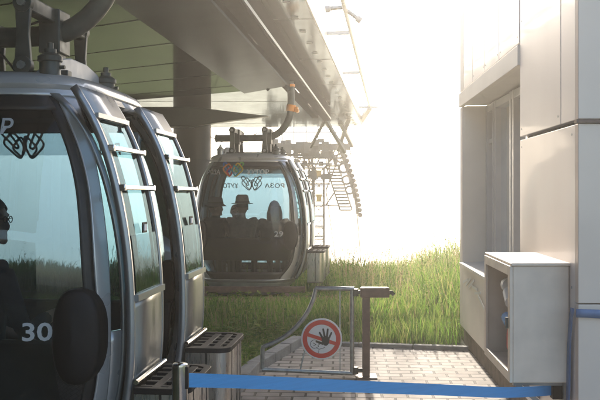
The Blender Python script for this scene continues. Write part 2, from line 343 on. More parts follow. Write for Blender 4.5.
def make_cabin(number, front_logo, loc, label):
    root = empty('gondola_cabin', loc, -math.atan(SLOPE), label=label, cat='gondola', group='gondola cabins passing through the station')
    # glazed ends
    for end in (-1, 1):
        w = xgrid(MB(), .32, 2.03, 30, lambda z: -wx(z), lambda z: wx(z), 20, end, -.004).build('end_window', glassr, root, smooth=60)
        fr = MB()
        for sgn in (-1, 1):
            xgrid(fr, .28, 2.07, 34, lambda z: sgn*(wx(z)-.02), lambda z: sgn*(wx(z)+.022), 3, end, .004)
        xgrid(fr, 1.985, 2.07, 4, lambda z: -wx(z), lambda z: wx(z), 16, end, .006)
        xgrid(fr, .28, .40, 3, lambda z: -wx(z), lambda z: wx(z), 16, end, .006)
        fr.build('window_gasket', blackg, w, smooth=60, solid=.012)
        if end < 0:
            xgrid(MB(), 1.875, 1.99, 4, lambda z: -wx(z), lambda z: wx(z), 16, end, .002).build('sun_strip', glasst2, w, smooth=60)
            logo(w, -1, ((-.60,-.385),(-.36,-.02),(.02,.36)), 1.865, [whitep, mrb, mro, mrd, mrg, mry, mrt])
            vs, fs = fit_text(number, .455, .585, .935, .083)
            MB().add([face_pt(v[0], v[1], -1, .008) for v in vs], fs).build('cabin_number', whitep, w, smooth=0, fix=False)
        else:
            xgrid(MB(), 1.84, 1.99, 4, lambda z: -wx(z), lambda z: wx(z), 16, end, .012).build('sun_strip', glasst, w, smooth=60)
            logo(w, 1, front_logo[0], front_logo[1], [tealp, tealp])
        # oval bumpers
        for sgn in (-1, 1):
            rows = []
            for i in range(9):
                f = i/8; rad = math.sqrt(max(0, 1-(f)**4)) if i else 1
                q = 1-f*f*.35 if f < .8 else 1-f*f*.35
                ring = []
                for j in range(28):
                    a = 2*math.pi*j/28; k = 1-.0*f
                    rr = (1-(f**3))*1.0
                    cx, cz = .105*math.copysign(abs(math.cos(a))**.8, math.cos(a))*rr, .215*math.copysign(abs(math.sin(a))**.8, math.sin(a))*rr
                    bx, bz = sgn*.685+cx, .95+cz
                    yb = end*(hl(.95)*.93)+end*.065*f**.6
                    p = Vector((bx, yb+ -end*.10*max(0,(abs(bx)-.675))/.1*.25, bz)); ring.append(p)
                rows.append(ring)
            base = [Vector((p.x, p.y-end*.09, p.z)) for p in rows[0]]
            MB().grid([base]+rows, closed=True).build('bumper', blackp, root, smooth=50)
    # corner pillars, silver
    for end in (-1, 1):
        for sd in (-1, 1):
            ta = lambda z: t_x(z, sd*(wx(z)+.025), end)
            def tb(z):
                q = t_y(z, end*hl(z)*.78, sd)
                if end < 0 and sd < 0: return q-2*math.pi
                return q
            band(.24, 2.1, 34, ta, tb, 12, 0).build('corner_pillar', silver, root, smooth=60, solid=.03)
    # skirt, sill and header rings
    def ring(z0, z1, off, name, m, n=6, solid=.03):
        return band(z0, z1, n, lambda z: 0, lambda z: 2*math.pi, 96, off).build(name, m, root, smooth=50, solid=solid)
    ring(.05, .25, .0, 'skirt', skirtm)
    ring(.245, .29, .012, 'lower_trim', dsilver, 3, .02)
    ring(2.06, 2.105, .008, 'upper_trim', silver, 3, .03)
    # roof: shallow dome with a rolled edge
    rows = []
    for f, dz in ((1.02,2.09),(1.03,2.115),(1.0,2.145),(.93,2.17),(.8,2.19),(.6,2.205),(.35,2.213),(.1,2.216)):
        r = []
        for j in range(96):
            p = sec(2.1, 2*math.pi*j/96); r.append(Vector((p.x*f, p.y*f, dz)))
        rows.append(r)
    m = MB().grid(rows, closed=True); m.add(rows[-1], [tuple(range(96))])
    m.build('roof', silver, root, smooth=50, solid=.02)
    m = MB(); m.add([sec(2.07, 2*math.pi*j/64, -.02) for j in range(64)], [tuple(range(64))]); m.build('ceiling_lining', intm, root, smooth=0)
    m = MB(); b0 = [sec(.16, 2*math.pi*j/64, -.03) for j in range(64)]; m.prism(b0, (0,0,.03)); m.build('floor', intm, root, smooth=0)
    # sides: narrow fixed panes beside the door opening (right), whole closed side (left)
    for end in (-1, 1):
        a = lambda z: t_y(z, end*hl(z)*.78, 1); b = lambda z: t_y(z, end*.50, 1)
        p = band(.95, 2.07, 24, a, b, 4, -.006).build('side_pane', glassd, root, smooth=60)
        band(.28, .95, 14, a, b, 4, 0).build('side_panel', silver, root, smooth=60, solid=.025)
        band(.28, 2.07, 30, lambda z: t_y(z, end*.53, 1), lambda z: t_y(z, end*.49, 1), 2, .012).build('door_jamb', blackg, root, smooth=60, solid=.05)
        band(.28, 2.07, 30, lambda z: t_y(z, end*.64, 1), lambda z: t_y(z, end*.615, 1), 1, .014).build('trim_strip', dsilver, root, smooth=60, solid=.02)
    aL = lambda z: t_y(z, -hl(z)*.78, -1); bL = lambda z: t_y(z, hl(z)*.78, -1)
    band(1.0, 2.07, 24, aL, bL, 12, -.006).build('side_window', glasss, root, smooth=60)
    band(.28, 1.0, 16, aL, bL, 12, 0).build('side_panel', silver, root, smooth=60, solid=.025)
    m = MB()
    for y in (0,):
        m.grid([[sec(z, t_y(z, y-.02, -1), .006), sec(z, t_y(z, y+.02, -1), .006)] for z in zs(.28, 2.07, 30)])
    m.build('door_frame', blackg, root, smooth=60, solid=.02)
    # door leaves, slid apart and standing proud of the body
    def leaf(y0, y1, off):
        def q(z, y, o=0): return Vector((hw(z)+off+o, y, z))
        def sheet(z0, z1, nz, ya, yb, o): return MB().grid([[q(z, ya, o), q(z, (ya+yb)/2, o), q(z, yb, o)] for z in zs(z0, z1, nz)])
        e = empty('door', (0,0,0)); e.parent = root
        # curved frame: two stiles and rails
        for ya, yb in ((y0+.004, y0+.030), (y1-.030, y1-.004)): MB().grid([[q(z, ya, 0), q(z, yb, 0)] for z in zs(.3, 2.09, 40)]).build('door_stile', dsilver, e, smooth=60, solid=.034)
        for ya, yb in ((y0+.033, y0+.058), (y1-.058, y1-.033)): MB().grid([[q(z, ya, -.006), q(z, yb, -.006)] for z in zs(.33, 1.96, 40)]).build('door_gasket', blackg, e, smooth=60, solid=.03)
        sheet(1.945, 2.088, 5, y0+.033, y1-.033, .002).build('top_panel', silver, e, smooth=60, solid=.025)
        sheet(1.12, 1.945, 20, y0+.05, y1-.05, -.012).build('door_glass', glassd, e, smooth=60)
        sheet(1.10, 1.40, 8, y0+.06, y1-.06, -.002).build('vent_pane', panelm if False else glassd, e, smooth=60)
        sheet(.32, 1.11, 20, y0+.033, y1-.033, -.002).build('lower_panel', panelm, e, smooth=60, solid=.02)
        m = MB(); ym = (y0+y1)/2
        m.bar(q(1.118, y0+.03, .008), q(1.118, y1-.03, .008), .018, .03)
        m.build('door_rail', dsilver, e, smooth=30); m = MB()
        m.bar(q(1.952, y0+.03, .006), q(1.952, y1-.03, .006), .015, .022)
        m.build('door_rail', dsilver, e, smooth=30)
        for z in (1.62, 1.80):
            m = MB(); m.bar(q(z, y0+.01, .018), q(z, y1-.01, .018), .022, .022)
            for y in (y0+.02, y1-.02): m.bar(q(z, y, -.002), q(z, y, .028), .03, .03)
            m.build('ski_bar', chrome, e, smooth=30, bevel=.004)
        MB().bar(q(1.43, ym-.035, .006), q(1.43, ym+.035, .006), .006, .05).build('lock_plate', blackp, e, smooth=0)
        MB().bar(q(1.43, ym-.02, .011), q(1.43, ym+.02, .011), .005, .03).build('lock_label', white, e, smooth=0)
        # ski basket
        bk = empty('ski_basket', (0,0,0)); bk.parent = e
        X0 = hw(.72)+off+.015; X1 = X0+.25; ya, yb = y0-.01, y1+.01; zt = .72
        def outline(g):
            pts = [(X0, ya+g), (X0, yb-g)]
            for a in range(0, 91, 15): pts.append((X1-.07-g+.07*math.sin(R(a)), yb-.07-g+.07*math.cos(R(a))))
            for a in range(90, 181, 15): pts.append((X1-.07-g+.07*math.sin(R(a)), ya+.07+g+.07*math.cos(R(a))))
            return pts
        m = MB(); rows = []
        for z, g in ((.24,.03),(.26,.012),(.5,.008),(zt-.03,.008),(zt-.03,.012)):
            rows.append([Vector((x, y, z)) for x, y in outline(g)])
        m.grid(rows, closed=True); m.add(rows[0], [tuple(range(len(rows[0])))])
        m.build('basket_body', basketm, bk, smooth=35)
        for y in (ya+.14, (ya+yb)/2+.05, yb-.12): MB().bar((X1-.010, y, .27), (X1-.010, y, zt-.03), .010, .008, up=(1,0,0)).build('basket_rib', blackg, bk, smooth=0)
        MB().bar((X0+.12, ya+.010, .27), (X0+.12, ya+.010, zt-.03), .012, .008, up=(0,1,0)).build('basket_rib', blackg, bk, smooth=0)
        MB().prism([(x,y,zt-.075) for x,y in outline(.02)], (0,0,.006)).build('basket_tray', blackp, bk, smooth=0)
        m = MB(); o = outline(-.004); i_ = outline(.03); n = len(o)      # lid rim
        vs = [Vector((x,y,z)) for z in (zt-.028, zt) for x, y in o]+[Vector((x,y,z)) for z in (zt-.028, zt) for x, y in i_]
        fs = []
        for j in range(n):
            k = (j+1)%n; fs += [(j,k,n+k,n+j), (2*n+k,2*n+j,3*n+j,3*n+k), (n+j,n+k,3*n+k,3*n+j), (j,2*n+j,2*n+k,k)]
        m.add(vs, fs)
        for x in (X0+.09, X0+.165): m.box(x-.02, x+.02, ya+.02, yb-.02, zt-.024, zt-.004)
        for k in range(5):
            y = ya+.08+k*(yb-ya-.16)/4; m.box(X0+.01, X1-.02, y-.016, y+.016, zt-.026, zt-.006)
        m.build('basket_lid', blackp, bk, smooth=30, bevel=.003)
        MB().tube([(X0+.005, ya+.02, zt+.02), (X0+.005, yb-.02, zt+.02)], .011, 8).build('basket_hinge', chrome, bk)
    leaf(-.80, -.28, .05); leaf(.17, .69, .05)
    # benches
    for end in (-1, 1):
        s = MB()
        s.box(-.66, .66, min(end*.66, end*.22), max(end*.66, end*.22), .56, .62)
        b = MB(); b.prism([(-.70,end*.68,.56),(.70,end*.68,.56),(.72,end*.745,.91),(-.72,end*.745,.91)], (0,-end*.05,0))
        r = empty('bench', (0,0,0)); r.parent = root
        s.build('seat', seatm, r, smooth=30, bevel=.015); b.build('backrest', seatm, r, smooth=30, bevel=.015)
        for x in (-.45, .45): MB().box(x-.03, x+.03, min(end*.5, end*.34), max(end*.5, end*.34), .19, .56).build('seat_support', intm, r, smooth=0)
    # roof gear
    hg = empty('hanger', (0,0,0)); hg.parent = root
    pts = [(-.60,0,2.46),(-.3,0,2.46),(0,0,2.46),(.18,0,2.465)]
    for a in range(0, 91, 9): pts.append((.18+.42*math.sin(R(a)), 0, 2.94-.475*math.cos(R(a))))
    pts += [(.605,0,3.1),(.60,0,3.25),(.585,0,3.40),(.565,0,3.52)]
    MB().tube(pts, .056, 20).build('hanger_arm', dsteel, hg, smooth=60)
    MB().lathe([(.058,-.615),(.064,-.61),(.064,-.59),(.058,-.585)], (0,0,0), 16, 'x').build('end_cap', dsteel, hg).location = (0,0,2.46)
    for x in (-.27, .24):
        for y in (-.40, .40):
            m = MB()
            m.tube([(x, y-.022, 2.24), (x, y+.022, 2.24)], .05, 16); m.tube([(x, y-.022, 2.56), (x, y+.022, 2.56)], .05, 16)
            m.prism([(x-.045,y-.014,2.24),(x+.045,y-.014,2.24),(x+.032,y-.014,2.40),(x+.042,y-.014,2.56),(x-.042,y-.014,2.56),(x-.032,y-.014,2.40)], (0,.028,0))
            m.build('suspension_link', dsteel, hg, smooth=40, bevel=.004)
        for y in (-.425, .425):
            for z in (2.24, 2.56): MB().tube([(x, y-.012, z), (x, y+.012, z)], .022, 8).build('pivot_bolt', steel, hg)
        m = MB(); m.box(x-.035, x+.035, -.42, .42, 2.52, 2.60); m.box(x-.06, x+.06, -.08, .08, 2.36, 2.60); m.box(x-.045, x+.045, -.06, .06, 2.17, 2.37)
        m.build('cross_yoke', dsteel, hg, smooth=30, bevel=.008)
    m = MB(); m.tube([(.0,.05,2.52),(.12,.07,2.56),(.3,.06,2.50),(.42,.06,2.62),(.5,.06,2.7)], .008, 6); m.tube([(-.2,-.06,2.40),(0,-.12,2.34),(.1,-.2,2.25),(.3,-.3,2.21)], .007, 6)
    m.build('hanger_cable', blackg, hg)
    # orange clamp
    m = MB(); m.tube([(.598,0,2.88),(.612,0,2.985)], .078, 16); m.box(.60, .72, -.05, .05, 2.885, 2.95); m.tube([(.70,-.06,2.89),(.70,.06,2.89)], .035, 10)
    m.build('arm_clamp', orange, hg, smooth=40, bevel=.006)
    MB().tube([(.60,0,3.27),(.597,0,3.31)], .07, 16).build('clamp_ring', orange, hg)
    m = MB(); m.box(.42, .68, -.28, .28, 3.50, 3.62); m.box(.48, .60, -.36, .36, 3.56, 3.66); m.build('grip', dsteel, hg, smooth=30, bevel=.01)
    for x in (-.43, .43):
        for y in (-.52, .30):
            m = MB(); m.lathe([(.052,2.13),(.056,2.16),(.051,2.17),(.051,2.235),(.060,2.24),(.060,2.262),(.040,2.275),(.03,2.28),(.03,2.30),(.016,2.303),(.016,2.33),(.0,2.335)], (x,y,0), 20)
            m.tube([(x+.045,y,2.21),(x+.075,y,2.21)], .010, 8)
            m.build('damper', dsteel if x > 0 else steel, root, smooth=40)
        # arched side casting carrying the dampers
        pr = [(-.60,2.15),(-.52,2.20),(-.38,2.27),(-.18,2.31),(.05,2.31),(.22,2.28),(.38,2.21),(.44,2.17),(.44,2.13),(-.60,2.11)]
        xx = x*.9
        MB().prism([(xx-.02, y, z) for y, z in pr], (.04,0,0)).build('roof_bracket', lplate, root, smooth=30, bevel=.006)
    for y in (-.34, .34): MB().box(-.46, .46, y-.03, y+.03, 2.17, 2.22).build('roof_crossbar', dsteel, root, smooth=30, bevel=.005)
    return root

mrb = printm('emblem_blue', (.04,.12,.5));  mro = printm('emblem_orange', (.75,.22,.02));  mrd = printm('emblem_red', (.6,.03,.03))
mrg = printm('emblem_green', (.12,.42,.06));  mry = printm('emblem_yellow', (.75,.5,.03));  mrt = printm('emblem_teal', (.02,.3,.4))
def track(D): return -1.69+SLOPE*(D-3.74)
cs = math.cos(math.atan(SLOPE))
C30 = (track(4.64), 4.64, 0); C29 = (track(13.3)-.02, 13.3, 0)
make_cabin('30', (((-.75,-.53),(-.43,-.14),(.16,.36)), 1.84), C30, 'silver gondola cabin numbered 30 with its double doors slid open')
make_cabin('29', (((-.70,-.39),(-.35,.03),(.06,.40)), 1.67), C29, 'gondola cabin numbered 29 carrying passengers in hats, hanging over the grass')

# ------------------------------------------------------------------ people
def ellipsoid(m, c, r, n=14, k=10):
    rows = []
    for i in range(k+1):
        a = math.pi*i/k; rows.append([Vector((c[0]+r[0]*math.sin(a)*math.cos(2*math.pi*j/n), c[1]+r[1]*math.sin(a)*math.sin(2*math.pi*j/n), c[2]+r[2]*math.cos(a))) for j in range(n)])
    m.grid(rows, closed=True)
def person(loc, rz, seat_z, top_z, floor_z, shirt, label, hat=None, hair='short', head_yaw=0, lean=0, glasses=False, forearm='lap', group=None, wid=1.0, hs=1.0):
    """seated figure facing local +y, hips at the origin"""
    s = (top_z-seat_z)/.88
    hip = Vector((0,0,seat_z+.09)); 
    def T(y, z): return Vector((0, y+lean*(z/.88), seat_z+z*s))
    pel, wai, che, nk0, nk1 = T(0,.09), T(-.01,.24), T(-.01,.44), T(.0,.585), T(.015,.66)
    headc = T(.028,.762)
    chains = []   # (points, radii(x,y), kind)
    W = wid
    chains.append(([pel, wai, che, T(-.005,.53), nk0, nk1, T(.02,.74)], [(.165*W,.12),(.145*W,.105),(.175*W,.12),(.14*W,.10),(.062,.062),(.052,.055),(.06,.06)], ['trs','shirt','shirt','shirt','shirt','skin','skin']))
    for sx in (-1, 1):
        sh = T(0,.54)+Vector((sx*.155*W,0,0)); 
        if forearm == 'lap' or sx < 0:
            el = T(.05,.27)+Vector((sx*.235*W,0,0)); wr = T(.28,.175)+Vector((sx*.11,0,0)); tip = (wr-el).normalized()
        else:
            el = T(.10,.27)+Vector((sx*.215*W,0,0)); wr = T(.33,.32)+Vector((sx*.15,0,0)); tip = (wr-el).normalized()
        chains.append(([che+Vector((sx*.07,0,.03)), sh, (sh+el)/2, el, (el*.45+wr*.55), wr, wr+tip*.03], [(.07,.07),(.064,.062),(.05,.05),(.042,.042),(.036,.036),(.027,.024),(.032,.02)], ['shirt']*4+['shirt','skin','skin']))
        side = Vector((1,0,0))
        for k in range(4):
            b = wr+tip*.035+side*((k-1.5)*.019); L_ = (.036,.042,.039,.031)[k if sx > 0 else 3-k]
            p1 = b+tip*.045; p2 = p1+tip*L_*.8+Vector((0,0,-.012)); p3 = p2+tip*L_*.5+Vector((0,0,-.026))
            chains.append(([b, p1, p2, p3], [(.012,.011),(.0095,.0095),(.0088,.0088),(.0075,.0075)], ['skin']*4))
        th = wr+tip*.02-side*sx*.03
        chains.append(([wr+tip*.012-side*sx*.012, th, th+tip*.035-side*sx*.012+Vector((0,0,-.004)), th+tip*.058-side*sx*.012+Vector((0,0,-.012))], [(.013,.013),(.012,.012),(.010,.010),(.008,.008)], ['skin']*4))
        hp = pel+Vector((sx*.095,0,-.01)); kn = Vector((sx*.13, .43, seat_z+.075)); an = Vector((sx*.12, .40, floor_z+.085))
        chains.append(([pel+Vector((sx*.05,0,0)), hp, (hp+kn)/2, kn, (kn*.55+an*.45), an], [(.09,.09),(.085,.082),(.074,.07),(.056,.056),(.052,.052),(.036,.036)], ['trs']*6))
        chains.append(([an+Vector((0,-.045,-.045)), an+Vector((0,.02,-.04)), an+Vector((0,.10,-.055)), an+Vector((0,.16,-.062))], [(.036,.034),(.04,.038),(.04,.026),(.03,.018)], ['shoe']*4))
    m = MB(); segs = []
    for pts, rad, kinds in chains:
        # resample and sweep elliptical rings, then everything is fused into one skin by voxel remeshing
        fine = []; fr = []
        n = len(pts)
        for i in range(n-1):
            for q in range(5):
                t = q/5
                def cr(a, b, c, d): return .5*((2*b)+(-a+c)*t+(2*a-5*b+4*c-d)*t*t+(-a+3*b-3*c+d)*t**3)
                g = lambda arr, j: arr[max(0, min(n-1, j))]
                fine.append(cr(g(pts,i-1), g(pts,i), g(pts,i+1), g(pts,i+2)))
                fr.append(tuple(g(rad,i)[e]*(1-t)+g(rad,i+1)[e]*t for e in (0,1)))
            segs.append((pts[i], pts[i+1], kinds[i+1], (rad[i][0]+rad[i+1][0])/2))
        fine.append(pts[-1]); fr.append(rad[-1])
        rows = []; K = len(fine)
        for i, p in enumerate(fine):
            d = (fine[min(i+1,K-1)]-fine[max(i-1,0)]).normalized()
            ux = Vector((1,0,0)) if abs(d.x) < .85 else Vector((0,1,0))
            u = (ux-d*ux.dot(d)).normalized(); v = d.cross(u)
            rows.append([p+u*math.cos(2*math.pi*j/16)*fr[i][0]+v*math.sin(2*math.pi*j/16)*fr[i][1] for j in range(16)])
        m.grid(rows, closed=True); m.add(rows[0], [tuple(range(15,-1,-1))]); m.add(rows[-1], [tuple(range(16))])
        d0 = rad[-1]; ellipsoid(m, pts[-1], (d0[0], d0[0], d0[1]), 12, 8)
    # head with brow, nose, chin, ears
    hr = Matrix.Rotation(head_yaw, 4, 'Z'); hm = Matrix.Translation(headc) @ hr @ Matrix.Scale(hs, 4)
    h = MB(); rows = []
    for i in range(25):
        a = math.pi*i/24; zz = math.cos(a)
        row = []
        for j in range(32):
            b = 2*math.pi*j/32; x = math.sin(a)*math.cos(b); y = math.sin(a)*math.sin(b)
            rx, ry = .074, .095
            if zz < 0: f = 1+.28*zz; x2 = x*rx*f; y2 = y*ry*(1+ (.10*zz if y > 0 else .38*zz))
            else: x2 = x*rx; y2 = y*ry
            if y > .6: y2 *= 1-.06*max(0, math.cos((zz)*3))
            row.append(Vector((x2, y2, zz*.115-.004)))
        rows.append(row)
    h.grid(rows, closed=True)
    ellipsoid(h, (0,.086,-.028), (.016,.022,.024)); ellipsoid(h, (0,.088,-.01), (.010,.012,.03))
    ellipsoid(h, (0,.075,-.093), (.026,.02,.02)); ellipsoid(h, (0,.083,-.062), (.026,.010,.007)); ellipsoid(h, (0,.083,-.072), (.022,.010,.007))
    for sx in (-1,1): ellipsoid(h, (sx*.03,.083,.024), (.022,.010,.008)); ellipsoid(h, (sx*.076,-.002,-.012), (.009,.017,.028)); ellipsoid(h, (sx*.03,.078,.003), (.013,.010,.009))
    m.add([hm @ Vector(v) for v in h.v], h.f)
    body = m.build('person', [shirt, jeans, skinm, shoem], None, smooth=0)
    md = body.modifiers.new('r','REMESH'); md.mode = 'VOXEL'; md.voxel_size = .0085; md.use_smooth_shade = True
    sm = body.modifiers.new('s','SMOOTH'); sm.factor = .5; sm.iterations = 2
    dg = bpy.context.evaluated_depsgraph_get(); dg.update()
    me = bpy.data.meshes.new_from_object(body.evaluated_get(dg)); body.modifiers.clear()
    old = body.data; body.data = me; bpy.data.meshes.remove(old)
    me.materials.clear()
    for q in (shirt, jeans, skinm, shoem): me.materials.append(q)
    n = len(me.polygons); cen = np.empty(n*3); me.polygons.foreach_get('center', cen); cen = cen.reshape(-1,3)
    best = np.full(n, 1e9); idx = np.zeros(n, dtype=np.int32); km = {'shirt':0,'trs':1,'skin':2,'shoe':3}
    for a, b, kd, r_ in segs:
        a = np.array(a); b = np.array(b); ab = b-a; t = np.clip(((cen-a)@ab)/(ab@ab), 0, 1)
        d = np.linalg.norm(cen-(a+t[:,None]*ab), axis=1)/max(r_,.02)
        w = d < best; best[w] = d[w]; idx[w] = km[kd]
    hd = np.linalg.norm((cen-np.array(headc))/(np.array([.095,.12,.125])*hs), axis=1) < 1.0; idx[hd] = 2
    up = (cen[:,2] > T(0,.63).z) & (np.hypot(cen[:,0]-headc.x, cen[:,1]-headc.y) < .17*hs); idx[up] = 2
    me.polygons.foreach_set('material_index', idx); me.shade_smooth()
    body.location = loc; body.rotation_euler = (0,0,rz)
    tag(body, label, 'person', group)
    # eyes, hair, hat, glasses as children
    def child(mb, name, mm, **k):
        mb.v = [tuple(hm @ Vector(v)) for v in mb.v]; return mb.build(name, mm, body, **k)
    for sx in (-1, 1):
        e = MB(); ellipsoid(e, (sx*.03,.083,.004), (.011,.008,.007), 10, 6); child(e, 'eye', blackk)
    hb = MB(); rows = []
    for i in range(15):
        a = math.pi*.50*i/14; row = []
        for j in range(32):
            b = 2*math.pi*j/32; front = max(0, math.sin(b))
            aa = a*(1-.36*front**1.5); x = math.sin(aa)*math.cos(b)*.082; y = math.sin(aa)*math.sin(b)*.104; z = math.cos(aa)*.124-.003
            row.append(Vector((x,y,z)))
        rows.append(row)
    hb.grid(rows, closed=True)
    if hair == 'long':
        rows = []
        for i in range(14):
            f = i/13; z = .04-.24*f-.02*math.sin(f*3); row = []
            for j in range(21):
                b = math.pi+math.pi*j/20; wv = 1+.07*math.sin(j*1.7+i*.5)*f+.05*math.sin(j*.6+1)*f
                row.append(Vector((math.cos(b)*(.088+.03*math.sin(f*2.6))*wv, math.sin(b)*(.10+.012*f)*wv-.004+.01*f, z)))
            rows.append(row)
        hb.grid(rows)
    child(hb, 'hair', hairm, smooth=60, solid=.010)
    if hat:
        kind, mm = hat; t = MB()
        if kind == 'brim':
            t.lathe([(.13,.018),(.133,.024),(.10,.05),(.093,.06),(.090,.10),(.082,.138),(.05,.15),(.0,.148)], (0,0,0), 28)
            t.lathe([(.13,.017),(.09,.044)], (0,0,0), 28)
        elif kind == 'fedora':
            t.lathe([(.142,.046),(.145,.051),(.10,.055),(.094,.06),(.088,.11),(.078,.152),(.058,.168),(.03,.150),(.0,.147)], (0,0,0), 28)
            t.lathe([(.142,.045),(.09,.048)], (0,0,0), 28)
        t.v = [(v[0], v[1]*1.14, v[2]) for v in t.v]
        child(t, 'hat', mm, smooth=50)
        t = MB(); t.lathe([(.098,.058),(.0965,.080)], (0,0,0), 28); t.v = [(v[0], v[1]*1.14, v[2]) for v in t.v]; child(t, 'hat_band', blackp, smooth=60)
    if glasses:
        g = MB()
        for sx in (-1,1):
            g.tube([(sx*.033+.021*math.cos(a*math.pi/8), .097, .004+.015*math.sin(a*math.pi/8)) for a in range(16)], .0022, 5, closed=True)
            g.tube([(sx*.054,.097,.008),(sx*.078,.09,.008),(sx*.084,.0,.006)], .002, 5)
        g.tube([(-.012,.098,.008),(.012,.098,.008)], .002, 5)
        child(g, 'glasses', blackk)
    return body
def in_cabin(C, x, y):
    a = -math.atan(SLOPE); return (C[0]+x*math.cos(a)-y*math.sin(a), C[1]+x*math.sin(a)+y*math.cos(a), 0)
A0 = -math.atan(SLOPE)
person(in_cabin(C29,-.53,-.47), A0-.25, .64, 1.47, .19, shirtC, 'seated passenger in a round brimmed hat, seen in profile inside cabin 29', hat=('brim',hatd), head_yaw=-1.2, wid=1.1, hs=1.12)
person(in_cabin(C29,-.10,-.49), A0, .64, 1.48, .19, shirtB, 'seated passenger in a fedora and sand shirt, back to the camera, middle of cabin 29', hat=('fedora',hatm), wid=1.35, hs=1.15)
person(in_cabin(C29,.40,-.49), A0, .64, 1.45, .19, shirtA, 'seated passenger with long loose dark hair beside the number 29', hair='long', wid=1.3, hs=1.08, head_yaw=.5)
person(in_cabin(C29,-.36,.40), A0+math.pi, .62, 1.38, .19, shirtA, 'small passenger facing the camera, half hidden between two hats in cabin 29', wid=.85, head_yaw=.2)
person(in_cabin(C30,.07,-.50), A0-.65, .64, 1.585, .19, shirtC, 'short haired passenger with glasses seen in profile inside cabin 30', glasses=True, head_yaw=-.85, forearm='up', wid=1.15, hs=1.08)

# ------------------------------------------------------------------ station canopy
cn = empty('station_canopy', (0,0,0), label='metal station roof with reflective soffits and dark rails hanging over the cabins', cat='canopy')
def trk(D, off): return Vector((off+SLOPE*D, D, 0))
# A: lower soffit, its right edge runs along the track
zA = 3.10; e0 = -.85-SLOPE*12.4
dirs = Vector((-.84,.54,0))
def thick(poly, z, t, name, m, par=cn):
    return MB().prism([(p[0], p[1], z) for p in poly], (0,0,t)).build(name, m, par, smooth=30, bevel=.004)
nA = trk(-6, e0); fA = trk(12.4, e0); flA = fA+dirs*9; nlA = Vector((-9, -6, 0))
thick([nA, fA, flA, Vector((-12, 10, 0)), nlA], zA, .55, 'lower_soffit', soffA)
sm_ = MB()
for D in [x*1.13+.45 for x in range(-2, 11)]:
    a = trk(D, e0-.005); a.z = zA-.003; b = a+dirs*10; sm_.bar(a, b, .008, .004)
sm_.bar((nA.x-.004,nA.y,zA-.005), (fA.x-.004,fA.y,zA-.005), .016, .006)
sm_.build('soffit_seam', seamm, cn, smooth=0)
# B: fascia strip between the soffit and the rails, a little higher
def trk3(D, off, z): v = trk(D, off); v.z = z; return v
m = MB(); m.add([trk3(-6,e0+.012,zA+.005), trk3(12.4,e0+.012,zA+.005), trk3(12.4,e0+.66,zA+.12), trk3(-6,e0+.66,zA+.12)], [(0,1,2,3)])
m.build('fascia_strip', soffB, cn, smooth=0, solid=.04)
m = MB()
for D in (2.2, 3.3, 4.5, 5.6, 6.8, 7.96, 8.93, 10.1, 11.3):
    a = trk3(D, e0+.015, zA-.0); b = Vector((a.x*(1-2/D)+.0, D-2.0, zA+.075)); a.z = zA+.001
    q = (b.x-SLOPE*b.y-e0)/.66; b.z = zA+.005+.115*q-.004
    m.bar(a, b, .010, .004)
m.build('fascia_seam', seamm, cn, smooth=0)
# saw-toothed end plate where the strip stops
pts = []; x0 = fA.x; 
poly = [(0,0),(.17,.17),(.35,0),(.52,.17),(.68,0),(.68,.6),(0,.6)]
MB().prism([(x0+.02+u, 12.44-SLOPE*u, zA+.0+w) for u, w in poly], (0,.02,0)).build('end_plate', soffB, cn, smooth=0)
# C: upper mirror soffit
zC = 3.72; kC = (2.03-.05)/(26.9-9.1)
def cR(D): return Vector((.05+kC*(D-9.1), D, zC))
thick([cR(-6), cR(26.9), Vector((-9, 28.2, 0)), Vector((-9, -6, 0))], zC, .16, 'upper_soffit', soffC)
m = MB()
for k in range(8):
    D = 4+k*3.1; m.bar(cR(D)-Vector((0,0,.004)), cR(D)+Vector((-7,0,-.004)), .008, .004)
m.bar(cR(-6)+Vector((-1.0,0,-.005)), cR(26.9)+Vector((-1.0,0,-.005)), .012, .005)
m.build('upper_seam', seamm, cn, smooth=0)
m = MB()
for k in range(26):
    D = 5+k*.85
    for o in (-.22, -.62): MB().bar(cR(D)+Vector((o-.04,0,-.012)), cR(D)+Vector((o+.04,0,-.012)), .03, .014).build('soffit_clip', dsilver, cn, smooth=0)
MB().bar(cR(-6)+Vector((.01,0,.08)), cR(26.9)+Vector((.01,0,.08)), .02, .20).build('edge_trim', lplate, cn, smooth=0)
# rails of the conveyor
def rail(o, w, z0, z1, d0=-6, d1=20.7):
    a = trk3(d0, o, 0); b = trk3(d1, o, 0)
    return MB().prism([(a.x-w/2,a.y,z0),(a.x+w/2,a.y,z0),(b.x+w/2,b.y,z0),(b.x-w/2,b.y,z0)], (0,0,z1-z0))
oc = -.75-SLOPE*8
rail(oc-.15, .15, 3.43, 3.68).build('conveyor_rail', brown, cn, smooth=0, bevel=.006)
rail(oc+.14, .17, 3.36, 3.68).build('conveyor_rail', brown, cn, smooth=0, bevel=.006)
rail(oc-.0, .12, 3.60, 3.66).build('rail_channel', brown, cn, smooth=0)
rail(oc+.235, .012, 3.40, 3.44).build('rail_edge', dsilver, cn, smooth=0)
m = MB()
for k in range(40):
    D = .5+k*.5; a = trk3(D, oc, 3.56); m.tube([a+Vector((-.04,0,0)), a+Vector((.05,0,0))], .085, 14)
m.build('drive_tyre', tyrem, cn)
m = MB()
for D in (9.5, 13.6, 14.5, 17.0): a = trk3(D, oc+.02, 3.415); m.bar(a, a+Vector((SLOPE*.7,.7,0)), .045, .02)
m.build('rail_guide', chrome, cn, smooth=0)
